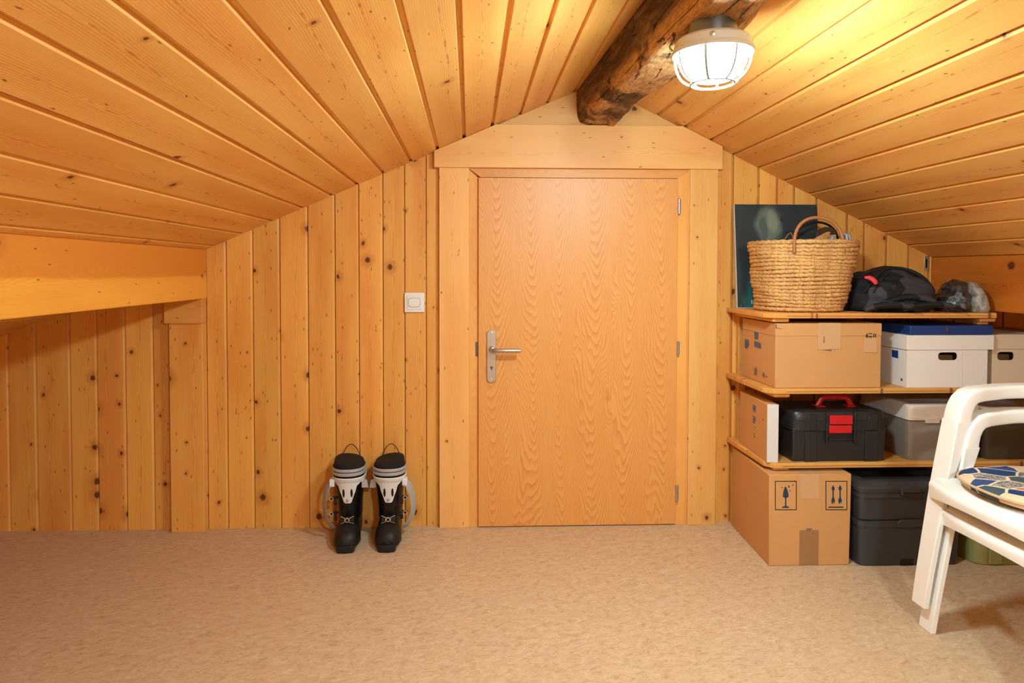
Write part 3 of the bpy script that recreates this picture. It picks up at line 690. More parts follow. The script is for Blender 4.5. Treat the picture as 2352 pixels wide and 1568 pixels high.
# ------------------------------------------------------------------ tier 2: telescoping carton
def lid_carton():
    X0, X1, Y0, Y1 = 1.1215, 1.5225, -.388, -.083
    t = thing('cardboard_carton', (1.32, -.235, .641), 'brown cardboard carton with a taped lid on the middle shelf', 'box')
    build('carton_body', MB().box(X0+.0015, X1-.0015, Y0+.0015, Y1, .6405, .845), 'kraft', t, bevel=.002)
    lid = build('carton_lid', MB().box(X0, X1, Y0, Y1+.001, .8315, .8795), 'kraft', t, bevel=.003)
    Y = Y0
    build('tape', MB().prism([U(1880, 741.5, Y=Y), U(1931, 741.5, Y=Y), U(1931, 801, Y=Y), U(1877, 803, Y=Y)], (0, -.0007, 0)), 'tape', t, smooth=False)
    Ymark(t, [(1891, 799), (1911, 800), (1909, 806), (1893, 804)], Y, 'ink_grey')
    Ymark(t, [(1892, 772), (1894, 772), (1894, 786), (1891, 787)], Y-.0007, 'ink_grey')
    for r in ((1990, 766, 1993, 775), (1995, 765, 2003, 767), (1995, 772, 2003, 774), (2006, 766, 2008, 774), (2010, 766, 2012, 774), (1988, 770, 1991, 772)):
        Ymark(t, rectpx(*r), Y, 'ink_dark')
    Ymark(t, rectpx(1984, 776, 2014, 809), Y, 'tape', 'label_patch', .0005)
    Ymark(t, [(1781.5, 744), (1783, 744), (1783, 754), (1781.5, 754)], Y, 'ink_dark')
    Ymark(t, [(1784, 752), (1796, 755), (1795, 756), (1784, 753.5)], Y, 'ink_grey')
    X = X0
    for q in ([(1733, 762), (1741, 763.5), (1741, 779), (1733, 777)], [(1732.5, 783), (1747, 788), (1748, 800), (1733, 795)], [(1711, 779), (1719, 780), (1720, 792), (1715, 801), (1711, 797)]):
        Xmark(t, q, X, 'ink_blue')
    for q in ([(1730, 841), (1733, 848), (1737, 842), (1739, 850), (1737, 862), (1732, 859), (1733, 851)], [(1752, 854), (1756, 857), (1757, 867), (1751, 863)], [(1759, 864), (1762, 862), (1762, 867)]):
        Xmark(t, q, X, 'ink_grey')
lid_carton()

def archive(name, x0, x1, lx0, lx1, Y0, hole, mat, label, strip=False):
    z0, z1 = .6405, .79; y1 = -.035
    t = thing(name, ((x0+x1)/2, (Y0+y1)/2, z0), label, 'box', 'archive boxes on the middle shelf')
    hx0, hx1, hz0, hz1 = hole; th = .004
    mb = hole_panel(x0, x1, z0, z1, hx0, hx1, hz0, hz1, Y0, Y0+th)
    build('front_panel', mb, mat, t, angle=30)
    body = MB().box(x0, x0+th, Y0+th, y1, z0, z1).box(x1-th, x1, Y0+th, y1, z0, z1).box(x0+th, x1-th, y1-th, y1, z0, z1).box(x0+th, x1-th, Y0+th, y1-th, z0, z0+th)
    build('box_body', body, mat, t, smooth=False)
    build('paper_stack', MB().box(x0+.02, x1-.02, Y0+.05, y1-.02, z0+th, .755), 'kraft_dark', t, smooth=False)
    lid = MB().box(lx0, lx1, Y0-.004, Y0, .7815, .835).box(lx0, lx1, y1, y1+.004, .7815, .835).box(lx0, lx0+.003, Y0, y1, .7815, .835).box(lx1-.003, lx1, Y0, y1, .7815, .835).box(lx0+.003, lx1-.003, Y0, y1, .831, .835)
    build('box_lid', lid, mat, t, smooth=False)
    if strip:
        Xmark(t, [(2049, 803), (2063, 805), (2063, 823), (2049, 819)], x0, 'blue_box', 'blue_label')
        Ymark(t, rectpx(2209, 806, 2210.2, 890), Y0, 'grey_board', 'fold_line')
        Xmark(t, [(2069, 868), (2073, 869), (2073, 875), (2069, 874)], x0, 'ink_blue')
h = [U(2155, 809, Y=-.388), U(2199, 827, Y=-.388)]
archive('archive_box', 1.6185, 1.926, 1.6135, 1.9455, -.388, (h[0].x, h[1].x, h[1].z, h[0].z), 'white_board', 'white archive box under the blue flat case', True)
h = [U(2291, 808, Y=-.37), U(2329, 827, Y=-.37)]
archive('archive_box', 1.957, 2.285, 1.952, 2.29, -.370, (h[0].x, h[1].x, h[1].z, h[0].z), 'beige_board', 'beige archive box with nothing on its lid')
def blue_case():
    t = thing('document_case', (1.785, -.22, .8355), 'flat dark blue case lying on the white archive box', 'case')
    build('case_shell', MB().box(1.6275, 1.9445, -.390, -.06, .8352, .8705), 'blue_box', t, bevel=.003, seg=3)
    a = U(2176, 757, Y=-.39)
    build('case_clasp', MB().box(a.x-.005, a.x+.005, -.3925, -.389, a.z-.008, a.z+.008), 'steel_dark', t, bevel=.001)
blue_case()

a, b = U(2123, 588, Y=-.002), U(2132, 622, Y=-.002)
mp = thing('metal_plate', ((a.x+b.x)/2, 0, b.z), 'small slotted metal plate at the end of the board wall', 'plate')
build('plate', MB().box(a.x, b.x, -.0035, .0005, b.z, a.z), 'steel', mp, bevel=.0008)
build('slot', MB().box(a.x+.005, b.x-.005, -.004, -.003, b.z+.012, a.z-.012), 'black', mp, smooth=False)

# ------------------------------------------------------------------ tier 3
def slim_box():
    fr = Matrix.Translation((1.0955, -.388, .3655)) @ Matrix.Rotation(-.055, 4, 'Z')
    t = thing('slim_carton', (1.12, -.24, .3655), 'slim carton with a pale grey edge standing beside the toolbox', 'box')
    build('carton_body', MB().box(0, .041, .0035, .30, 0, .215).xf(fr), 'kraft', t, bevel=.0015)
    build('front_edge', MB().box(-.0003, .0413, 0, .0038, -.0, .2153).xf(fr), 'grey_board', t, bevel=.001)
    for (y0, y1, z0, z1) in ((.118, .150, .166, .186), (.120, .150, .160, .163), (.118, .150, .139, .143), (.118, .146, .125, .136), (.125, .15, .116, .122), (.120, .140, .100, .103), (.122, .138, .076, .079), (.124, .134, .06, .072), (.04, .046, .145, .152)):
        build('print_mark', MB().box(-.0006, 0, y0, y1, z0, z1).xf(fr), 'ink_blue' if z0 > .11 and y0 > .1 else 'ink_grey', t, smooth=False)
slim_box()

def toolbox():
    Z = .3652; Y0, Y1 = -.386, -.17
    t = thing('toolbox', (1.372, -.28, Z), 'black plastic toolbox with red handle and red latches', 'toolbox')
    bx0, bx1 = 1.194, 1.546
    build('body', MB().hexa([(bx0+.002, Y0+.006, Z), (bx1-.002, Y0+.006, Z), (bx1-.002, Y1-.004, Z), (bx0+.002, Y1-.004, Z)], [(bx0-.001, Y0+.002, Z+.128), (bx1+.001, Y0+.002, Z+.128), (bx1+.001, Y1, Z+.128), (bx0-.001, Y1, Z+.128)]), 'tool_black', t, bevel=.006, seg=3)
    lz0, lz1 = Z+.118, Z+.188
    def rr(z, o, e=9): return superell((bx0+bx1)/2, (Y0+Y1)/2, z, (bx1-bx0)/2+o, (Y1-Y0)/2+o, 64, e)
    build('lid', MB().loft([rr(lz0, .005), rr(lz0+.035, .006), rr(lz0+.037, .003), rr(lz1-.012, .002), rr(lz1-.003, -.003), rr(lz1, -.012)]), 'tool_black', t, angle=35)
    for a, b in ((1822+32, 1822+52), (1992, 2014)):
        x0, x1 = U(a, 960, Y=Y0).x, U(b, 960, Y=Y0).x
        build('lid_rib', MB().box(x0, x1, Y0-.0065, Y1, lz0+.002, lz1-.010).box(x0, x1, Y0+.01, Y1-.01, lz1-.01, lz1+.002), 'tool_black', t, bevel=.002)
        build('body_rib', MB().box(x0-.006, x1+.006, Y0-.0005, Y0+.012, Z+.002, lz0-.003), 'tool_black', t, bevel=.0015)
    for a in (1897, 1961):
        x = U(a, 960, Y=Y0).x
        build('latch_guide', MB().box(x-.003, x+.003, Y0-.0115, Y0+.004, Z+.072, lz1-.002), 'tool_black', t, bevel=.0015)
    q0, q1 = U(1906, 954, Y=Y0-.009), U(1958, 974, Y=Y0-.009)
    la = build('latch', MB().box(q0.x, q1.x, Y0-.0125, Y0-.0, q1.z, q0.z), 'tool_red', t, bevel=.0025, seg=3)
    q0, q1 = U(1905, 977, Y=Y0-.009), U(1956, 994, Y=Y0-.009)
    build('latch', MB().box(q0.x, q1.x, Y0-.0125, Y0-.0, q1.z, q0.z), 'tool_red', t, bevel=.0025, seg=3)
    q0 = U(1905, 1008, Y=Y0)
    build('latch_lip', MB().box(q0.x-.003, U(1958, 1008, Y=Y0).x+.003, Y0-.006, Y0+.004, q0.z-.003, q0.z+.001), 'tool_black', t, bevel=.0015)
    hx0, hx1, hy = U(1879, 930, Y=-.28).x, U(1950, 930, Y=-.28).x, -.285
    p = [(hx0-.008, hy, lz1-.002), (hx0, hy, lz1+.010), (hx0+.008, hy, lz1+.026), (hx0+.018, hy, lz1+.033), (hx0+.04, hy, lz1+.035), (hx1-.04, hy, lz1+.035), (hx1-.018, hy, lz1+.033), (hx1-.008, hy, lz1+.026), (hx1, hy, lz1+.010), (hx1+.008, hy, lz1-.002)]
    hdl = build('handle', MB().tube(p, .0085, 10, flat=(.75, 1.2), up=(0, 1, 0)), 'tool_red', t)
    for hx in (hx0, hx1):
        build('handle_foot', MB().box(hx-.018, hx+.018, hy-.02, hy+.02, lz1-.003, lz1+.004), 'tool_red', hdl, bevel=.002)
toolbox()

def lidded_bin(x0, x1, Y0, Y1, z0, z1, lz, mat, lmat, name, label, over=.006):
    t = thing(name, ((x0+x1)/2, (Y0+Y1)/2, z0), label, 'storage box')
    cx, cy, hx, hy = (x0+x1)/2, (Y0+Y1)/2, (x1-x0)/2, (Y1-Y0)/2
    def rr(z, o, e=18): return superell(cx, cy, z, hx+o, hy+o, 96, e)
    build('box_body', MB().loft([rr(z0, -.012), rr(z0+.006, -.009), rr(lz-.004, -.001), rr(lz+.006, -.001)]), mat, t, angle=35)
    build('box_lid', MB().loft([rr(lz, .001), rr(lz, over), rr(lz+.010, over), rr(lz+.0105, over-.004), rr(z1-.006, over-.006), rr(z1, over-.012), rr(z1+.001, over-.03), rr(z1-.004, over-.036)]), lmat, t, angle=35)
    return t
t = lidded_bin(1.629, 1.9125, -.388, -.06, .3652, .574, .519, 'bin_grey', 'lid_white', 'lidded_box', 'grey plastic box with an off-white lid beside the toolbox', over=.004)
a, b = U(2126, 964, Y=-.39), U(2157, 971, Y=-.39)
build('lid_clip', MB().box(a.x, b.x, -.3945, -.385, b.z, a.z+.006), 'lid_white', t, bevel=.001)
t = lidded_bin(1.9265, 2.26, -.388, -.06, .3652, .560, .515, 'bin_olive', 'lid_white', 'lidded_box', 'dark brown plastic box with a pale lid seen through the chair arms', over=.004)

# ------------------------------------------------------------------ floor tier
def big_carton():
    Y0 = -.436; X0, X1, Z1 = 1.0855, 1.384, .3345
    t = thing('cardboard_carton', (1.24, -.22, 0), 'brown shipping carton with printed glass and arrow symbols on the floor', 'box')
    build('carton_body', MB().hexa([(X0, Y0, 0), (X1, Y0, 0), (X1+.018, -.034, 0), (X0+.018, -.034, 0)], [(X0-.002, Y0, Z1), (X1+.004, Y0, Z1), (X1+.02, -.034, Z1), (X0+.018, -.034, Z1)]), 'kraft', t, bevel=.003)
    xm = U(1860, 1100, Y=Y0).x
    build('flap_seam', MB().box(xm-.0012, xm+.0012, Y0+.004, -.03, Z1-.0002, Z1+.0004), 'seam', t, smooth=False)
    a, b = U(1839, 1086, Y=Y0).x, U(1881, 1086, Y=Y0).x
    zt = U(1860, 1145, Y=Y0).z
    build('tape', MB().box(a, b, Y0-.0008, Y0-.0001, zt, Z1-.002).box(a, b, Y0+.002, -.04, Z1, Z1+.0007), 'tape', t, smooth=False)
    a, b = U(1836, 1250, Y=Y0).x, U(1880, 1250, Y=Y0).x
    build('tape', MB().box(a, b, Y0-.0008, Y0-.0001, .002, U(1860, 1217, Y=Y0).z), 'tape_brown', t, smooth=False)
    frame_px(t, 1780, 1104, 1830, 1171, Y0, 'ink_dark'); frame_px(t, 1896, 1104, 1946, 1171, Y0, 'ink_dark')
    Ymark(t, [(1804, 1116), (1808, 1123), (1810.5, 1132), (1811.5, 1140), (1808, 1142.5), (1805.5, 1143.5), (1803.5, 1143.5), (1800, 1142), (1798, 1140), (1799, 1130), (1801, 1122)], Y0, 'ink', 'glass_symbol')
    Ymark(t, [(1803.2, 1143), (1806, 1143), (1806, 1161), (1812.5, 1164), (1812.5, 1166), (1796, 1166), (1796, 1164), (1803.2, 1161)], Y0, 'ink', 'glass_symbol')
    for q in ([(1794.5, 1118), (1798.5, 1119), (1796, 1121)], [(1812, 1113), (1814, 1119), (1809.5, 1119)], [(1819, 1113), (1823, 1112), (1821, 1115)], [(1812, 1127), (1817, 1125), (1814, 1128.5)], [(1824, 1103), (1827, 1104), (1826, 1108)]):
        Ymark(t, q, Y0, 'ink_dark', 'crack_mark')
    for cx in (1913.5, 1929.5):
        Ymark(t, [(cx, 1113.5), (cx+3.6, 1120), (cx+3.2, 1125), (cx+1.5, 1126), (cx+1.5, 1141), (cx+4.2, 1148), (cx+3, 1157), (cx+1, 1152), (cx-1.5, 1157), (cx-3, 1156), (cx-4.2, 1148), (cx-1.5, 1141), (cx-1.5, 1126), (cx-3.2, 1125), (cx-3.6, 1120)], Y0, 'ink', 'arrow_symbol')
    Ymark(t, rectpx(1903, 1163, 1937, 1165.5), Y0, 'ink_dark', 'arrow_symbol')
    for q in ([(1852, 1213), (1866, 1213), (1860, 1219), (1853, 1218)], [(1866, 1222), (1870, 1224), (1867, 1227)]):
        Ymark(t, q, Y0-.0008, 'ink_grey')
big_carton()

def tote(x0, x1, Y0, Y1, z0, z1, name, label, mat, lid=False, group=None, notch=True):
    t = thing(name, ((x0+x1)/2, (Y0+Y1)/2, z0), label, 'storage bin', group)
    cx, cy, hx, hy = (x0+x1)/2, (Y0+Y1)/2, (x1-x0)/2, (Y1-Y0)/2
    def rr(z, o, e=18): return superell(cx, cy, z, hx+o, hy+o, 72, e)
    top = z1-(.036 if lid else 0)
    build('bin_body', MB().loft([rr(z0+.0004, -.008), rr(z0+.004, -.005), rr(top-.022, -.001), rr(top-.021, .002), rr(top, .002)]), mat, t, angle=35)
    if lid:
        build('bin_lid', MB().loft([rr(top, .001), rr(top+.001, .006), rr(top+.014, .007), rr(top+.020, .003), rr(z1-.008, -.010), rr(z1-.003, -.016), rr(z1-.001, -.04), rr(z1-.008, -.05)]), mat, t, angle=35)
    xm = U(2089, 1120, Y=Y0).x
    if lid:
        build('latch', MB().box(xm-.037, xm+.037, Y0-.013, Y0+.002, top-.010, top+.018), mat, t, bevel=.004, seg=3)
        build('latch_slot', MB().box(xm-.030, xm+.030, Y0-.0136, Y0-.012, top-.004, top+.002), 'black', t, smooth=False)
    else:
        build('latch_tab', MB().prism([(xm-.045, Y0-.005, top-.022), (xm+.06, Y0-.005, top-.022), (xm+.06, Y0-.005, top-.004), (xm+.05, Y0-.005, top+.006), (xm-.032, Y0-.005, top+.006), (xm-.045, Y0-.005, top-.006)], (0, .0045, 0)), mat, t, bevel=.002)
        build('grip_notch', MB().box(xm-.028, xm+.022, Y0+.002, Y0+.01, .002, .026), 'black', t, bevel=.003)
    return t
tote(1.409, 1.795, -.455, -.06, 0., .1665, 'storage_bin', 'dark grey storage bin on the floor under a lidded bin', 'bin_dark', False)
tote(1.409, 1.795, -.455, -.06, .1668, .3085, 'storage_bin', 'dark grey lidded storage bin stacked on another bin', 'bin_dark', True)
def green_bin():
    x0, x1, Y0, Y1 = 1.834, 2.25, -.468, -.08
    t = thing('storage_bin', ((x0+x1)/2, (Y0+Y1)/2, 0), 'olive green ribbed storage bin behind the stacked chairs', 'storage bin')
    cx, cy, hx, hy = (x0+x1)/2, (Y0+Y1)/2, (x1-x0)/2, (Y1-Y0)/2
    def rr(z, o, e=11): return superell(cx, cy, z, hx+o, hy+o, 72, e)
    build('bin_body', MB().loft([rr(.0004, -.010), rr(.006, -.006), rr(.245, .002), rr(.246, .010), rr(.27, .010), rr(.272, 0.), rr(.262, -.006)]), 'bin_green', t, angle=35)
    for k in range(4):
        x = x0+.055+k*.1
        build('rib', MB().hexa([(x, Y0+.003, .004), (x+.05, Y0+.003, .004), (x+.05, Y0+.02, .004), (x, Y0+.02, .004)], [(x, Y0-.008, .243), (x+.05, Y0-.008, .243), (x+.05, Y0+.01, .243), (x, Y0+.01, .243)]), 'bin_green', t, bevel=.004, seg=3)
green_bin()

# ------------------------------------------------------------------ top shelf: painting, basket, pack, bags
ZS = .918
def painting():
    a, b = U(1689, 466, Y=-.035), U(1880, 468, Y=-.035); W_, H_ = b.x-a.x, .437
    fr = Matrix.Translation((a.x+W_/2, -.062, ZS)) @ Matrix.Rotation(-math.asin(.045/H_), 4, 'X') @ Matrix.Rotation(.0, 4, 'Y')
    t = thing('canvas_painting', (a.x+W_/2, -.05, ZS), 'unframed dark green portrait canvas leaning on the wall behind the basket', 'painting')
    build('canvas', MB().box(-W_/2, W_/2, 0, .016, 0, H_).xf(fr), 'canvas_edge', t, frame=fr, bevel=.0015)
    build('painted_face', MB().box(-W_/2+.004, W_/2-.0005, -.0008, 0, .003, H_-.001).xf(fr), 'painting', t, frame=fr, smooth=False)
    build('signature', MB().box(-W_/2+.062, -W_/2+.066, -.0014, -.0008, .018, .034).box(-W_/2+.070, -W_/2+.073, -.0014, -.0008, .02, .032).box(-W_/2+.076, -W_/2+.084, -.0014, -.0008, .028, .031).box(-W_/2+.080, -W_/2+.083, -.0014, -.0008, .018, .032).xf(fr), 'paper', t, smooth=False)
painting()

def basket():
    cy = -.232; a, b = U(1733, 552, Y=cy), U(1954, 556, Y=cy); c0, c1 = U(1750, 712, Y=cy), U(1917, 714, Y=cy)
    cxt, cxb = (a.x+b.x)/2, (c0.x+c1.x)/2; rt, rb = (b.x-a.x)/2, (c1.x-c0.x)/2+.004
    z0, z1 = ZS+.0005, (a.z+b.z)/2
    t = thing('straw_basket', (cxb, cy, ZS), 'tall woven seagrass basket with a handle in front of the canvas', 'basket')
    N = 19; rr = (z1-z0)/N/2*1.12
    for i in range(N):
        f = (i+.5)/N; g = f**.8
        cx = cxb+(cxt-cxb)*f; rx = rb+(rt-rb)*g; ry = rx*.84
        z = z0+rr*1.32+(z1-z0-rr*2.3)*i/(N-1)
        sag = .006*math.sin(f*9)
        seg = 120; rings = []; m = 8
        for k in range(seg):
            th = 2*PI*k/seg; cc, ss = math.cos(th), math.sin(th)
            e = 2.5; ex = math.copysign(abs(cc)**(2/e), cc); ey = math.copysign(abs(ss)**(2/e), ss)
            wob = .0025*math.sin(th*3+i*.7)+.002*math.sin(th*5+i*1.9)
            ctr = Vector((cx+(rx+wob)*ex, cy+(ry+wob)*ey, z+.003*math.sin(th*2+i*.5)*(1 if 0 < i < N-1 else 0)))
            out = Vector((ex, ey, 0)).normalized(); ring = []
            for j in range(m):
                ph = 2*PI*j/m; br = rr*(1+.30*math.sin(ph*2+th*34+(0 if i % 2 else 1.6)))
                ring.append(ctr+out*math.cos(ph)*br*.9+Vector((0, 0, 1))*math.sin(ph)*br)
            rings.append(ring)
        mb = MB(); vs = [p for g_ in rings for p in g_]
        mb.add(vs, [(p*m+j, p*m+(j+1) % m, ((p+1) % seg)*m+(j+1) % m, ((p+1) % seg)*m+j) for p in range(seg) for j in range(m)])
        build('braid_coil', mb, 'straw', t, angle=80)
    build('basket_base', MB().loft([superell(cxb, cy, z0, rb*.94, rb*.94*.84, 40, 2.5), superell(cxb, cy, z0+.012, rb*.95, rb*.95*.84, 40, 2.5)]), 'straw', t)
    # front handle arch
    for s, yy in ((1, -.135), (-1, .135)):
        p0, p1 = (U(1816, 560, Y=cy+yy*.9), U(1928, 560, Y=cy+yy*.9)); zp = U(1860, 502, Y=cy+yy*.6).z
        if s < 0: p0.x += .015; p1.x += .012; zp -= .01
        path = []
        for k in range(25):
            u = k/24; x = p0.x+(p1.x-p0.x)*(.5-.5*math.cos(PI*u)); z = z1-.05+(zp-z1+.05)*(math.sin(PI*u)**.62)
            path.append((x, cy+yy+(-.016 if s > 0 else .016)*(1-math.sin(PI*u)), z))
        hd_ = build('handle', MB().tube(path, .0062 if s > 0 else .005, 10), 'brown_leather' if s > 0 else 'shell_matte', t)
    return t, cxt, cy, rt, z1
_b, BX, BY, BR, BZ = basket()
# things inside the basket, resting on its base
def in_basket():
    zb = ZS+.014
    a = U(1880, 540, Y=BY)
    pr_ = build('paper_roll', MB().tube([(a.x+.03, BY-.02, zb), (a.x+.02, BY-.022, BZ-.02), (a.x+.012, BY-.024, BZ+.016)], [.035, .038, .04], 20), 'paper')
    tag(pr_, 'white rolled paper standing in the basket', 'paper roll')
    p = U(1893, 528, Y=BY-.05)
    br = thing('hand_brush', (p.x-.04, BY-.06, zb), 'dry straw hand brush sticking out of the basket', 'brush')
    build('bristles', MB().loft([superell(p.x-.075, BY-.085, BZ-.06, .012, .008, 20), superell(p.x-.05, BY-.083, BZ-.02, .026, .010, 20), superell(p.x-.022, BY-.081, BZ+.012, .024, .009, 20), superell(p.x+.002, BY-.079, BZ+.032, .008, .005, 20)]), 'brush', br)
    build('brush_handle', MB().tube([(p.x-.11, BY-.08, zb), (p.x-.095, BY-.084, BZ-.13), (p.x-.073, BY-.085, BZ-.055)], .008, 10), 'brown_leather', br)
    q = U(1944, 540, Y=BY)
    st = build('striped_pouch', MB().loft([superell(q.x-.028, BY+.01, zb, .018, .04, 24), superell(q.x-.02, BY+.01, BZ-.06, .022, .045, 24), superell(q.x, BY+.01, BZ-.012, .021, .038, 24), superell(q.x+.002, BY+.01, BZ+.018, .019, .03, 24), superell(q.x+.002, BY+.01, BZ+.034, .010, .015, 24)]), 'stripe', sub=1)
    tag(st, 'blue and white striped pouch at the rim of the basket', 'pouch')
    g = U(1862, 545, Y=BY+.03)
    gl_ = build('cloth_bundle', MB().loft([superell(g.x, BY+.075, zb, .04, .035, 20), superell(g.x, BY+.075, BZ-.04, .042, .04, 20), superell(g.x+.004, BY+.075, BZ, .036, .034, 20), superell(g.x+.008, BY+.075, BZ+.014, .018, .018, 20)]), 'grey_cloth', sub=1)
    tag(gl_, 'grey cloth bundle in the middle of the basket', 'cloth')
    c = U(1800, 550, Y=BY)
    pts = [(c.x-.008, BY-.02, zb), (c.x-.01, BY-.02, BZ-.03), (c.x-.006, BY-.02, BZ+.004), (c.x+.008, BY-.02, BZ+.026), (c.x+.02, BY-.018, BZ+.032), (c.x+.028, BY-.016, BZ+.018), (c.x+.03, BY-.015, BZ-.03), (c.x+.03, BY-.015, zb)]
    cb = build('cable_loop', MB().tube(pts, .0022, 8), 'cable'); tag(cb, 'thin copper brown cable looping above the basket rim', 'cable')
    l = U(1912, 522, Y=BY+.06)
    pts = [(l.x-.055, BY+.078, BZ+.018), (l.x-.05, BY+.078, BZ+.05), (l.x-.02, BY+.08, BZ+.062), (l.x+.01, BY+.08, BZ+.06), (l.x+.026, BY+.078, BZ+.04), (l.x+.03, BY+.076, BZ+.0), (l.x+.02, BY+.076, BZ-.04), (l.x-.04, BY+.078, BZ-.03)]
    ln = thing('tinted_visor', (l.x, BY+.08, BZ-.04), 'dark brown tinted visor poking up behind the basket handle', 'visor')
    build('visor_lens', MB().prism(pts, (0, .004, 0)), 'lens', ln, bevel=.001)
    build('visor_strap', MB().tube([(l.x, BY+.08, BZ-.035), (l.x-.01, BY+.082, BZ-.12), (l.x-.012, BY+.082, zb)], .006, 8), 'shell_matte', ln)
in_basket()

def blob(cx, cy, z0, rx, ry, h, e=2.4, amp=.01, freq=14., seed=0., nu=56, nv=28, lean=0., crease=0.):
    rings = []
    for i in range(nv+1):
        v = i/nv; zz = v; rad = (1-max(0, (v-.12)/.88)**e)**(1/e) if v > .12 else .86+.14*math.sin(v/.12*PI/2)
        rad = max(rad, .02); ring = []
        for k in range(nu):
            a = 2*PI*k/nu; c, s = math.cos(a), math.sin(a)
            x = rx*rad*math.copysign(abs(c)**.85, c); y = ry*rad*math.copysign(abs(s)**.85, s); z = h*zz
            p = Vector((x*freq+seed, y*freq, z*freq))
            d = amp*mnoise.fractal(p, 1., 2., 4)
            if crease: d -= crease*max(0, mnoise.fractal(Vector((x*5+seed, y*9, z*38+x*6)), 1., 2., 2))
            ring.append((cx+x+c*d+lean*z, cy+y+s*d, max(z0, z0+z+d*.6*(1 if v > .05 else 0))))
        rings.append(ring)
    return MB().loft(rings)
def pack():
    Y = -.235; a, b, tp = U(1945, 700, Y=Y-.06), U(2152, 690, Y=Y-.06), U(2040, 611, Y=Y)
    cx = (a.x+b.x)/2+.005; rx = (b.x-a.x)/2-.004; h = tp.z-ZS
    t = thing('backpack', (cx, Y, ZS), 'black and grey backpack lying flat with a red zipper pull', 'backpack')
    build('pack_body', blob(cx, Y, ZS, rx, .15, h, 2.3, .012, 10., 3., crease=.016), 'pack', t, angle=75)
    def surf(x, f):   # point on the front of the pack at height fraction f
        v = f; rad = (1-max(0, (v-.12)/.88)**2.3)**(1/2.3); k = max(0, 1-((x-cx)/(rx*rad+1e-6))**2)
        return Vector((x, Y-.15*rad*(k**.45)-.008, ZS+h*v+.002))
    # piping seams sweeping over the pack
    for off in (0., .022):
        pth = [surf(cx-rx*.78+off+i*.0145, min(.97, .12+.83*math.sin(PI*(i+1)/20)**.55)) for i in range(18)]
        build('piping', MB().tube(pth, .0032, 8), 'pack_black', t)
    z0 = U(1990, 637, Y=Y-.13); z1 = U(2014, 652, Y=Y-.135)
    p = [Vector((z0.x, Y-.118, z0.z)), Vector(((z0.x+z1.x)/2+.006, Y-.128, (z0.z+z1.z)/2+.006)), Vector((z1.x, Y-.133, z1.z))]
    build('zipper_pull', MB().tube([p[0], p[0].lerp(p[1], .5)+Vector((.002, 0, .003)), p[1], p[1].lerp(p[2], .5)+Vector((.001, -.002, 0)), p[2]], [.004, .008, .009, .009, .007], 10, flat=(1, .45), up=(.3, 0, 1)), 'red_pull', t)
    # shoulder straps folded under the front
    for i, (x0, x1, hh, yy) in enumerate(((-.12, .14, .05, -.150), (-.02, .19, .024, -.166), (-.16, .02, .022, -.163))):
        pth = []
        for k in range(13):
            u = k/12; pth.append((cx+x0+(x1-x0)*u, Y+yy+.02*math.cos(u*PI*1.2), ZS+.009+hh*math.sin(PI*u)**.8))
        build('shoulder_strap', MB().tube(pth, [.006+.010*math.sin(PI*min(1, .12+k/13)) for k in range(13)], 12, flat=(.8, 1.1)), 'pack', t)
pack()
def bags():
    Y = -.30
    a, b, tp = U(2156, 700, Y=Y), U(2219, 700, Y=Y), U(2190, 640, Y=Y)
    o = build('plastic_bag', blob((a.x+b.x)/2, Y, ZS+.0002, (b.x-a.x)/2, .085, tp.z-ZS, 2.2, .014, 12., 11., crease=.012), 'poly_dark', angle=75)
    tag(o, 'dark crumpled plastic bag beside the backpack', 'bag')
    a, b, tp = U(2225, 690, Y=Y-.05), U(2268, 690, Y=Y-.05), U(2235, 646, Y=Y-.05)
    o = build('plastic_bag', blob((a.x+b.x)/2-.004, Y-.03, ZS+.0002, (b.x-a.x)/2, .07, tp.z-ZS, 2.2, .006, 12., 4., lean=-.12), 'poly_silver', angle=75)
    tag(o, 'shiny silver wrapped bundle at the end of the top shelf', 'bag')
bags()

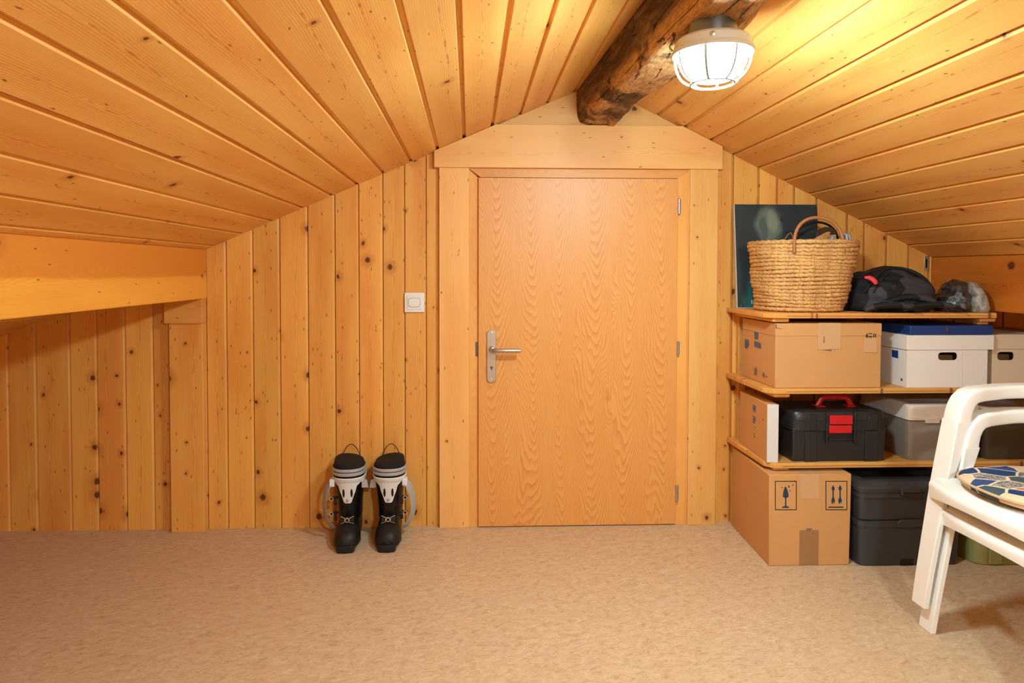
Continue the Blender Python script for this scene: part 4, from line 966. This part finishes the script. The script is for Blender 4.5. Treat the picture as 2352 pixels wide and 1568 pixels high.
# ------------------------------------------------------------------ ski boots
def boot(px, py, rz, mx, label):
    T = Matrix.Translation((px, py, 0)) @ Matrix.Rotation(rz, 4, 'Z') @ Matrix.Diagonal((mx, -1, 1, 1))
    t = thing('ski_boot', (px, py, 0), label, 'ski boot', 'pair of ski boots by the wall')
    def B(name, mb, mat, parent=t, **k): return build(name, mb.xf(T), mat, parent, **k)
    def sec(y, rx, h, zb=.020, n=28, e=2.5, o=0.):
        r = []
        for k in range(n):
            a = 2*PI*k/n; c, s = math.cos(a), math.sin(a)
            x = (rx+o)*math.copysign(abs(c)**(2/e), c)
            z = zb+(h-zb+o)*abs(s)**(2/e) if s >= 0 else zb-.004*abs(s)
            r.append((x, y, z))
        return r
    S = [(-.148, .028, .085), (-.141, .036, .115), (-.11, .041, .132), (-.06, .043, .138), (-.01, .044, .130), (.03, .047, .112), (.065, .050, .092), (.09, .0495, .082), (.115, .045, .074), (.132, .037, .064), (.142, .024, .05)]
    B('lower_shell', MB().loft([sec(*q) for q in S]), 'shell_black', angle=60)
    B('toe_cap', MB().loft([sec(y, rx, h, o=.0018) for y, rx, h in [(.068, .050, .0905), (.09, .0495, .082), (.115, .045, .074), (.132, .037, .064), (.143, .024, .05)]]), 'shell_matte', angle=60)
    B('toe_sole', MB().loft([[(x*w_, y, z) for x, y in ((-.034, .088), (.034, .088), (.035, .135), (.030, .150), (0, .156), (-.030, .150), (-.035, .135))] for z, w_ in ((0, .96), (.004, 1), (.024, 1), (.028, .97))]), 'shell_matte', bevel=.0015)
    B('heel_sole', MB().loft([[(x*w_, y, z) for x, y in ((-.034, -.075), (.034, -.075), (.034, -.135), (.026, -.152), (0, -.157), (-.026, -.152), (-.034, -.135))] for z, w_ in ((0, .96), (.004, 1), (.024, 1), (.03, .97))]), 'shell_matte', bevel=.0015)
    B('mid_sole', MB().box(-.03, .03, -.078, .092, .010, .026), 'shell_matte', bevel=.003)
    CU = [(.085, -.046, .047, .088), (.13, -.042, .0485, .085), (.18, -.033, .052, .082), (.225, -.022, .056, .080), (.262, -.013, .060, .080), (.285, -.008, .0615, .079)]
    def cuff(z):
        for (z0, c0, a0, b0), (z1, c1, a1, b1) in zip(CU, CU[1:]):
            if z <= z1 or z1 == CU[-1][0]:
                u = (z-z0)/(z1-z0); return c0+(c1-c0)*u, a0+(a1-a0)*u, b0+(b1-b0)*u
    def ring(z, o=0., n=40, e=2.4, tilt=0.):
        cy, rx, ry = cuff(z); return [(x, y, zz+tilt*(x*.12-(y-cy)*.10)) for x, y, zz in superell(0, cy, z, rx+o, ry+o, n, e)]
    B('cuff', MB().loft([ring(z) for z in (.085, .11, .14, .17, .2, .23, .255, .272, .285)]), 'shell_black', angle=60)
    def front(x, z, o):
        cy, rx, ry = cuff(z); e = 2.4; return (x, cy+(ry+o)*max(0, 1-abs(x/(rx+o))**e)**(1/e), z)
    # overlapping cuff edges
    for sx in (-1, 1):
        B('cuff_edge', MB().tube([front(sx*(.012+.02*u), .135+.10*u, .0005) for u in [i/10 for i in range(11)]], .0022, 6), 'shell_matte')
    B('collar', MB().loft([ring(.236, .003), ring(.239, .0065), ring(.258, .0075), ring(.261, .004)], cap0=False, cap1=False), 'boot_white', angle=40)
    B('collar_band', MB().loft([ring(.268, .003), ring(.270, .0065), ring(.279, .0065), ring(.282, .003)], cap0=False, cap1=False), 'boot_silver', angle=40)
    B('collar_band', MB().loft([ring(.284, .002), ring(.286, .005), ring(.294, .004), ring(.297, .001)], cap0=False, cap1=False), 'boot_silver', angle=40)
    # white tongue plate
    prof = [(.158, .010), (.163, .015), (.175, .019), (.19, .024), (.205, .030), (.218, .033), (.228, .036), (.236, .046), (.246, .052)]
    rows = []
    for o in (.0025, .0065):
        rows.append([[front(wd*(j/8-1), z, o) for j in range(17)] for z, wd in prof])
    mb = MB(); nr, nc = len(prof), 17
    vs = [p for g_ in rows for r_ in g_ for p in r_]; fs = []; off = nr*nc
    for i in range(nr-1):
        for j in range(nc-1):
            a = i*nc+j; fs.append((off+a, off+a+1, off+a+nc+1, off+a+nc)); fs.append((a+nc, a+nc+1, a+1, a))
    per = [(0, j) for j in range(nc)]+[(i, nc-1) for i in range(1, nr)]+[(nr-1, j) for j in range(nc-2, -1, -1)]+[(i, 0) for i in range(nr-2, 0, -1)]
    idx = [i*nc+j for i, j in per]
    for a, b in zip(idx, idx[1:]+idx[:1]): fs.append((a, b, off+b, off+a))
    mb.add(vs, fs)
    pl_ = B('tongue_plate', mb, 'boot_white', bevel=.0)
    for sx in (-1, 1):
        pts = [front(sx*.0155+.0045*math.cos(q)*1., .2+.018*math.sin(q), .0062) for q in [2*PI*i/14 for i in range(14)]]
        B('slot', MB().prism(pts, (0, .0012, 0)), 'black', pl_)
    B('rivet', MB().lathe([(.0062, 0), (.0062, .004), (.003, .006)], (0, 0, 0), 14).xf(Matrix.Translation(front(0, .171, .006)) @ Matrix.Rotation(-PI/2, 4, 'X')), 'boot_silver', pl_)
    # liner
    B('liner', MB().loft([[(x, y, .284) for x, y, z in superell(0, -.008, 0, .058, .075, 40, 2.3)], [(x, y, .300) for x, y, z in superell(0, -.008, 0, .060, .077, 40, 2.3)], [(x, y, .314+x*.12-(y+.008)*.08) for x, y, z in superell(0, -.008, 0, .057, .074, 40, 2.3)], [(x, y, .318+x*.12-(y+.008)*.08) for x, y, z in superell(0, -.008, 0, .045, .062, 40, 2.3)], [(x, y, .317+x*.12-(y+.008)*.08) for x, y, z in superell(0, -.008, 0, .02, .03, 40, 2.3)]]), 'liner')
    # pull loop at the back
    B('pull_loop', MB().tube([(-.036+.072*u, -.072, .312+.048*math.sin(PI*u)**.8) for u in [i/14 for i in range(15)]], .0016, 6), 'shell_matte')
    # power strap hanging open on the outside (+x)
    pts = [(.050, .02, .246), (.062, .034, .240), (.078, .036, .222), (.090, .030, .19), (.096, .02, .15), (.094, .012, .11), (.084, .008, .075), (.066, .006, .05), (.05, .0, .04)]
    B('power_strap', MB().tube(pts, [.010, .016, .018, .017, .0165, .016, .016, .015, .012], 12, flat=(.14, 1.), up=(.8, .6, .2)), 'boot_strap')
    B('strap_keeper', MB().box(.052, .072, .018, .048, .222, .252), 'boot_white', bevel=.003)
    B('strap_tab', MB().hexa([(-.052, .030, .213), (-.078, .026, .211), (-.078, .030, .211), (-.052, .036, .213)], [(-.052, .026, .246), (-.072, .024, .242), (-.072, .028, .242), (-.052, .032, .246)]), 'boot_strap', bevel=.001)
    # buckles on the outer side and over the instep
    for z, y in ((.178, .036), (.118, .036)):
        bk = B('buckle', MB().tube([(.040, y+.012, z+.004), (.052, y+.008, z), (.064, y, z-.004), (.070, y-.012, z-.006)], [.006, .007, .007, .005], 10, flat=(1, .7)), 'shell_matte')
        B('buckle_ring', MB().tube([(.064+.007*math.cos(q), y+.012, z-.002+.007*math.sin(q)) for q in [2*PI*i/16 for i in range(16)]], .0022, 6, close=True), 'chrome', bk)
        B('ladder', MB().box(.043, .056, y-.002, y+.006, z-.03, z-.012), 'shell_matte', bk, bevel=.002)
    ys = .062
    bk = B('buckle', MB().prism([(-.026, ys, .112), (-.010, ys+.006, .106), (.010, ys+.006, .106), (.026, ys, .112), (.027, ys+.012, .088), (.009, ys+.016, .092), (-.009, ys+.016, .092), (-.027, ys+.012, .088)], (0, .004, .003)), 'shell_black', bevel=.001)
    for q in ([(-.026, .112), (-.010, .106), (-.009, .092), (-.027, .088)], [(.026, .112), (.010, .106), (.009, .092), (.027, .088)]):
        B('buckle_wire', MB().tube([(x, ys+.006+(.112-z)*.6+.005, z+.002) for x, z in q], .0015, 6, close=False), 'chrome', bk)
    B('buckle_ring', MB().tube([(.0075*math.cos(q), ys+.018, .101+.0075*math.sin(q)) for q in [2*PI*i/16 for i in range(16)]], .0025, 6, close=True), 'chrome', bk)
boot(-.483, -.118, .06, -1, 'black ski boot with white cuff plate, grey strap curling away from the door')
boot(-.322, -.116, .03, 1, 'black ski boot with white cuff plate, grey strap curling towards the door')

# ------------------------------------------------------------------ stacked garden chairs with cushions
def rrect(c, ax, ay, w, h, r=.006, n=4):
    """rounded rectangle ring of half sizes w, h in the plane of unit vectors ax, ay"""
    c = Vector(c); ax = Vector(ax); ay = Vector(ay); out = []
    for sx, sy, a0 in ((1, 1, 0), (-1, 1, PI/2), (-1, -1, PI), (1, -1, 1.5*PI)):
        for k in range(n+1):
            a = a0+PI/2*k/n; out.append(c+ax*(sx*(w-r)+r*math.cos(a))+ay*(sy*(h-r)+r*math.sin(a)))
    return out
def chair(ox, oy, oz, label):
    """faces -X; local f forward (-X), s far side (+Y)"""
    t = thing('garden_chair', (ox, oy, oz), label, 'chair', 'stacked white garden chairs')
    def P(f, s, z): return Vector((ox-f, oy+s, oz+z))
    def B(name, mb, parent=t, mat='white_plastic', **k): return build(name, mb, mat, parent, **k)
    for sd in (1, -1):
        # front leg flowing into the armrest: L-shaped channel
        path = [(.206, .250, 0), (.196, .247, .10), (.180, .242, .24), (.164, .240, .36), (.148, .238, .46), (.133, .236, .55), (.131, .236, .562)]
        wf_ = [.028, .030, .033, .035, .035, .034, .034]; ds = [.036, .038, .042, .046, .046, .046, .046]
        rings = []
        for (f, s, z), hw_, d, rt_ in zip(path, wf_, ds, (.017, .017, .017, .017, .030, .044, .045)):
            th = .006; s0, s1 = s-hw_*2+.01, s+.01; f1, f0 = f+.018, f+.018-d
            L = [(f1, s0), (f1, s1), (f0, s1), (f0, s1-th), (f1-th, s1-th), (f1-th, s0+th), (f1-rt_, s0+th), (f1-rt_, s0)]
            rings.append([P(a, sd*b, z) for a, b in L])
        B('leg', MB().loft(rings), bevel=.0045, seg=3)
        # armrest: bent bar from the leg to the back
        arc = [(.1275, .212, .552), (.1245, .212, .576), (.119, .212, .598), (.109, .213, .617), (.093, .216, .631), (.068, .221, .637), (.03, .236, .637), (-.03, .246, .640), (-.11, .244, .642), (-.18, .228, .645), (-.225, .207, .651), (-.262, .192, .655)]
        rings = []
        for i, (f, s, z) in enumerate(arc):
            a = arc[max(0, i-1)]; b = arc[min(len(arc)-1, i+1)]
            tv = (P(b[0], sd*b[1], b[2])-P(a[0], sd*a[1], a[2])).normalized(); sv = Vector((0, 1, 0)); sv = (sv-tv*sv.dot(tv)).normalized(); nv = tv.cross(sv)
            rings.append(rrect(P(f, sd*s, z), sv, nv, .034-.0006*min(i, 7), .023-.0005*min(i, 6), .010))
        B('armrest', MB().loft(rings), angle=60)
        # rear leg
        path = [(-.265, .215, 0), (-.245, .21, .2), (-.225, .205, .40), (-.235, .20, .50)]
        B('leg', MB().loft([rrect(P(f, sd*s, z), (1, 0, 0), (0, 1, 0), .020, .022, .006) for f, s, z in path]), angle=50)
    # seat shell
    nf, ns = 22, 24; vs = []; fs = []
    def seat(u, v):
        s = (v*2-1); f = -.225+u*(.225+.188+.032*(1-s*s)); sw = .205+.022*u; z = .402-.014*math.sin(PI*min(1, u*1.05))*(1-s**4)-.02*(1-u)
        if u > .9: z -= .5*(u-.9)**2*10*.5
        return f, s*sw, z
    top = [[seat(i/nf, j/ns) for j in range(ns+1)] for i in range(nf+1)]
    mb = MB()
    loop_t = []
    for r in top: loop_t += [P(*p) for p in r]
    bot = [P(p[0], p[1], p[2]-.006) for r in top for p in r]; n1 = ns+1; off = len(loop_t)
    for i in range(nf):
        for j in range(ns):
            a = i*n1+j; fs.append((a, a+1, a+n1+1, a+n1)); fs.append((off+a+n1, off+a+n1+1, off+a+1, off+a))
    per = [j for j in range(n1)]+[i*n1+ns for i in range(1, nf+1)]+[nf*n1+j for j in range(ns-1, -1, -1)]+[i*n1 for i in range(nf-1, 0, -1)]
    for a, b in zip(per, per[1:]+per[:1]): fs.append((a, b, off+b, off+a))
    B('seat', mb.add(loop_t+bot, fs), angle=50)
    # front apron: deep at the legs, shallow in the middle
    rings = []
    for j in range(ns+1):
        f, s, z = seat(1, j/ns); q = abs(s)/.227; dp = .030+.022*q**2
        rings.append([P(f-.014, s, z+.001), P(f-.002, s*1.01, z+.0015), P(f+.006, s*1.02, z-.004), P(f+.008, s*1.02, z-.014), P(f+.004, s*1.02, z-dp), P(f-.002, s*1.01, z-dp), P(f-.001, s*1., z-.012), P(f-.014, s, z-.006)])
    B('seat_front', MB().loft(rings), angle=60)
    for sd in (1, -1):
        rings = []
        for i in range(nf+1):
            f, s, z = seat(i/nf, 1. if sd > 0 else 0.)
            rings.append([P(f, s-sd*.01, z+.001), P(f, s+sd*.006, z-.002), P(f, s+sd*.009, z-.035), P(f, s+sd*.004, z-.035), P(f, s+sd*.001, z-.008), P(f, s-sd*.01, z-.006)])
        B('seat_side', MB().loft(rings), angle=60)
    # backrest: frame and slats
    def bk(u, s): return P(-.222-.10*u+.02*(s/.2)**2, s, .42+.44*u)
    for sd in (1, -1): B('back_post', MB().tube([bk(u/8, sd*(.195-.01*u/8)) for u in range(9)], .018, 10, flat=(.7, 1.1)))
    B('back_rail', MB().tube([bk(1-.04*(abs(k-6)/6)**2*2, -.19+.38*k/12) for k in range(13)], .02, 10, flat=(1.3, .6)))
    B('back_rail', MB().tube([bk(.05, -.19+.38*k/12) for k in range(13)], .016, 10, flat=(1.3, .6)))
    for k in range(6): B('back_slat', MB().tube([bk(u/8, -.13+.052*k) for u in range(9)], .015, 8, flat=(.3, 1.)))
CX0, CY0 = 1.583, -1.118
chair(CX0, CY0, 0, 'white plastic garden chair at the bottom of the stack')
chair(CX0-.018, CY0+.008, .072, 'white plastic garden chair on top of the stack')
def cushion(cx, cy, z, r, h, label, flat=1.):
    t = thing('seat_cushion', (cx, cy, z), label, 'cushion', 'patterned seat cushions')
    n = 56
    def rg(rr, zz, e=2.5): return [(cx+rr*math.copysign(abs(math.cos(q))**(2/e), math.cos(q)), cy+rr*math.copysign(abs(math.sin(q))**(2/e), math.sin(q)), zz) for q in [2*PI*k/n for k in range(n)]]
    build('cushion_cover', MB().loft([rg(r*.86, z), rg(r*.97, z+h*.22), rg(r, z+h*.5), rg(r*.985, z+h*.74), rg(r*.93, z+h*.90), rg(r*.7, z+h), rg(r*.3, z+h*1.02)]), 'cushion', t, angle=80)
    mb = MB(); ring_ = [Vector(p) for p in rg(r*1.0, z+h*.62)]
    build('piping', mb.tube(ring_, .004, 8, close=True), 'cushion_edge', t)
cushion(CX0-.04, CY0+.0, .072+.403, .198, .034, 'round patterned seat cushion on the top chair')
cushion(CX0-.01, CY0-.006, .402, .188, .028, 'round patterned seat cushion squeezed between the two chairs')
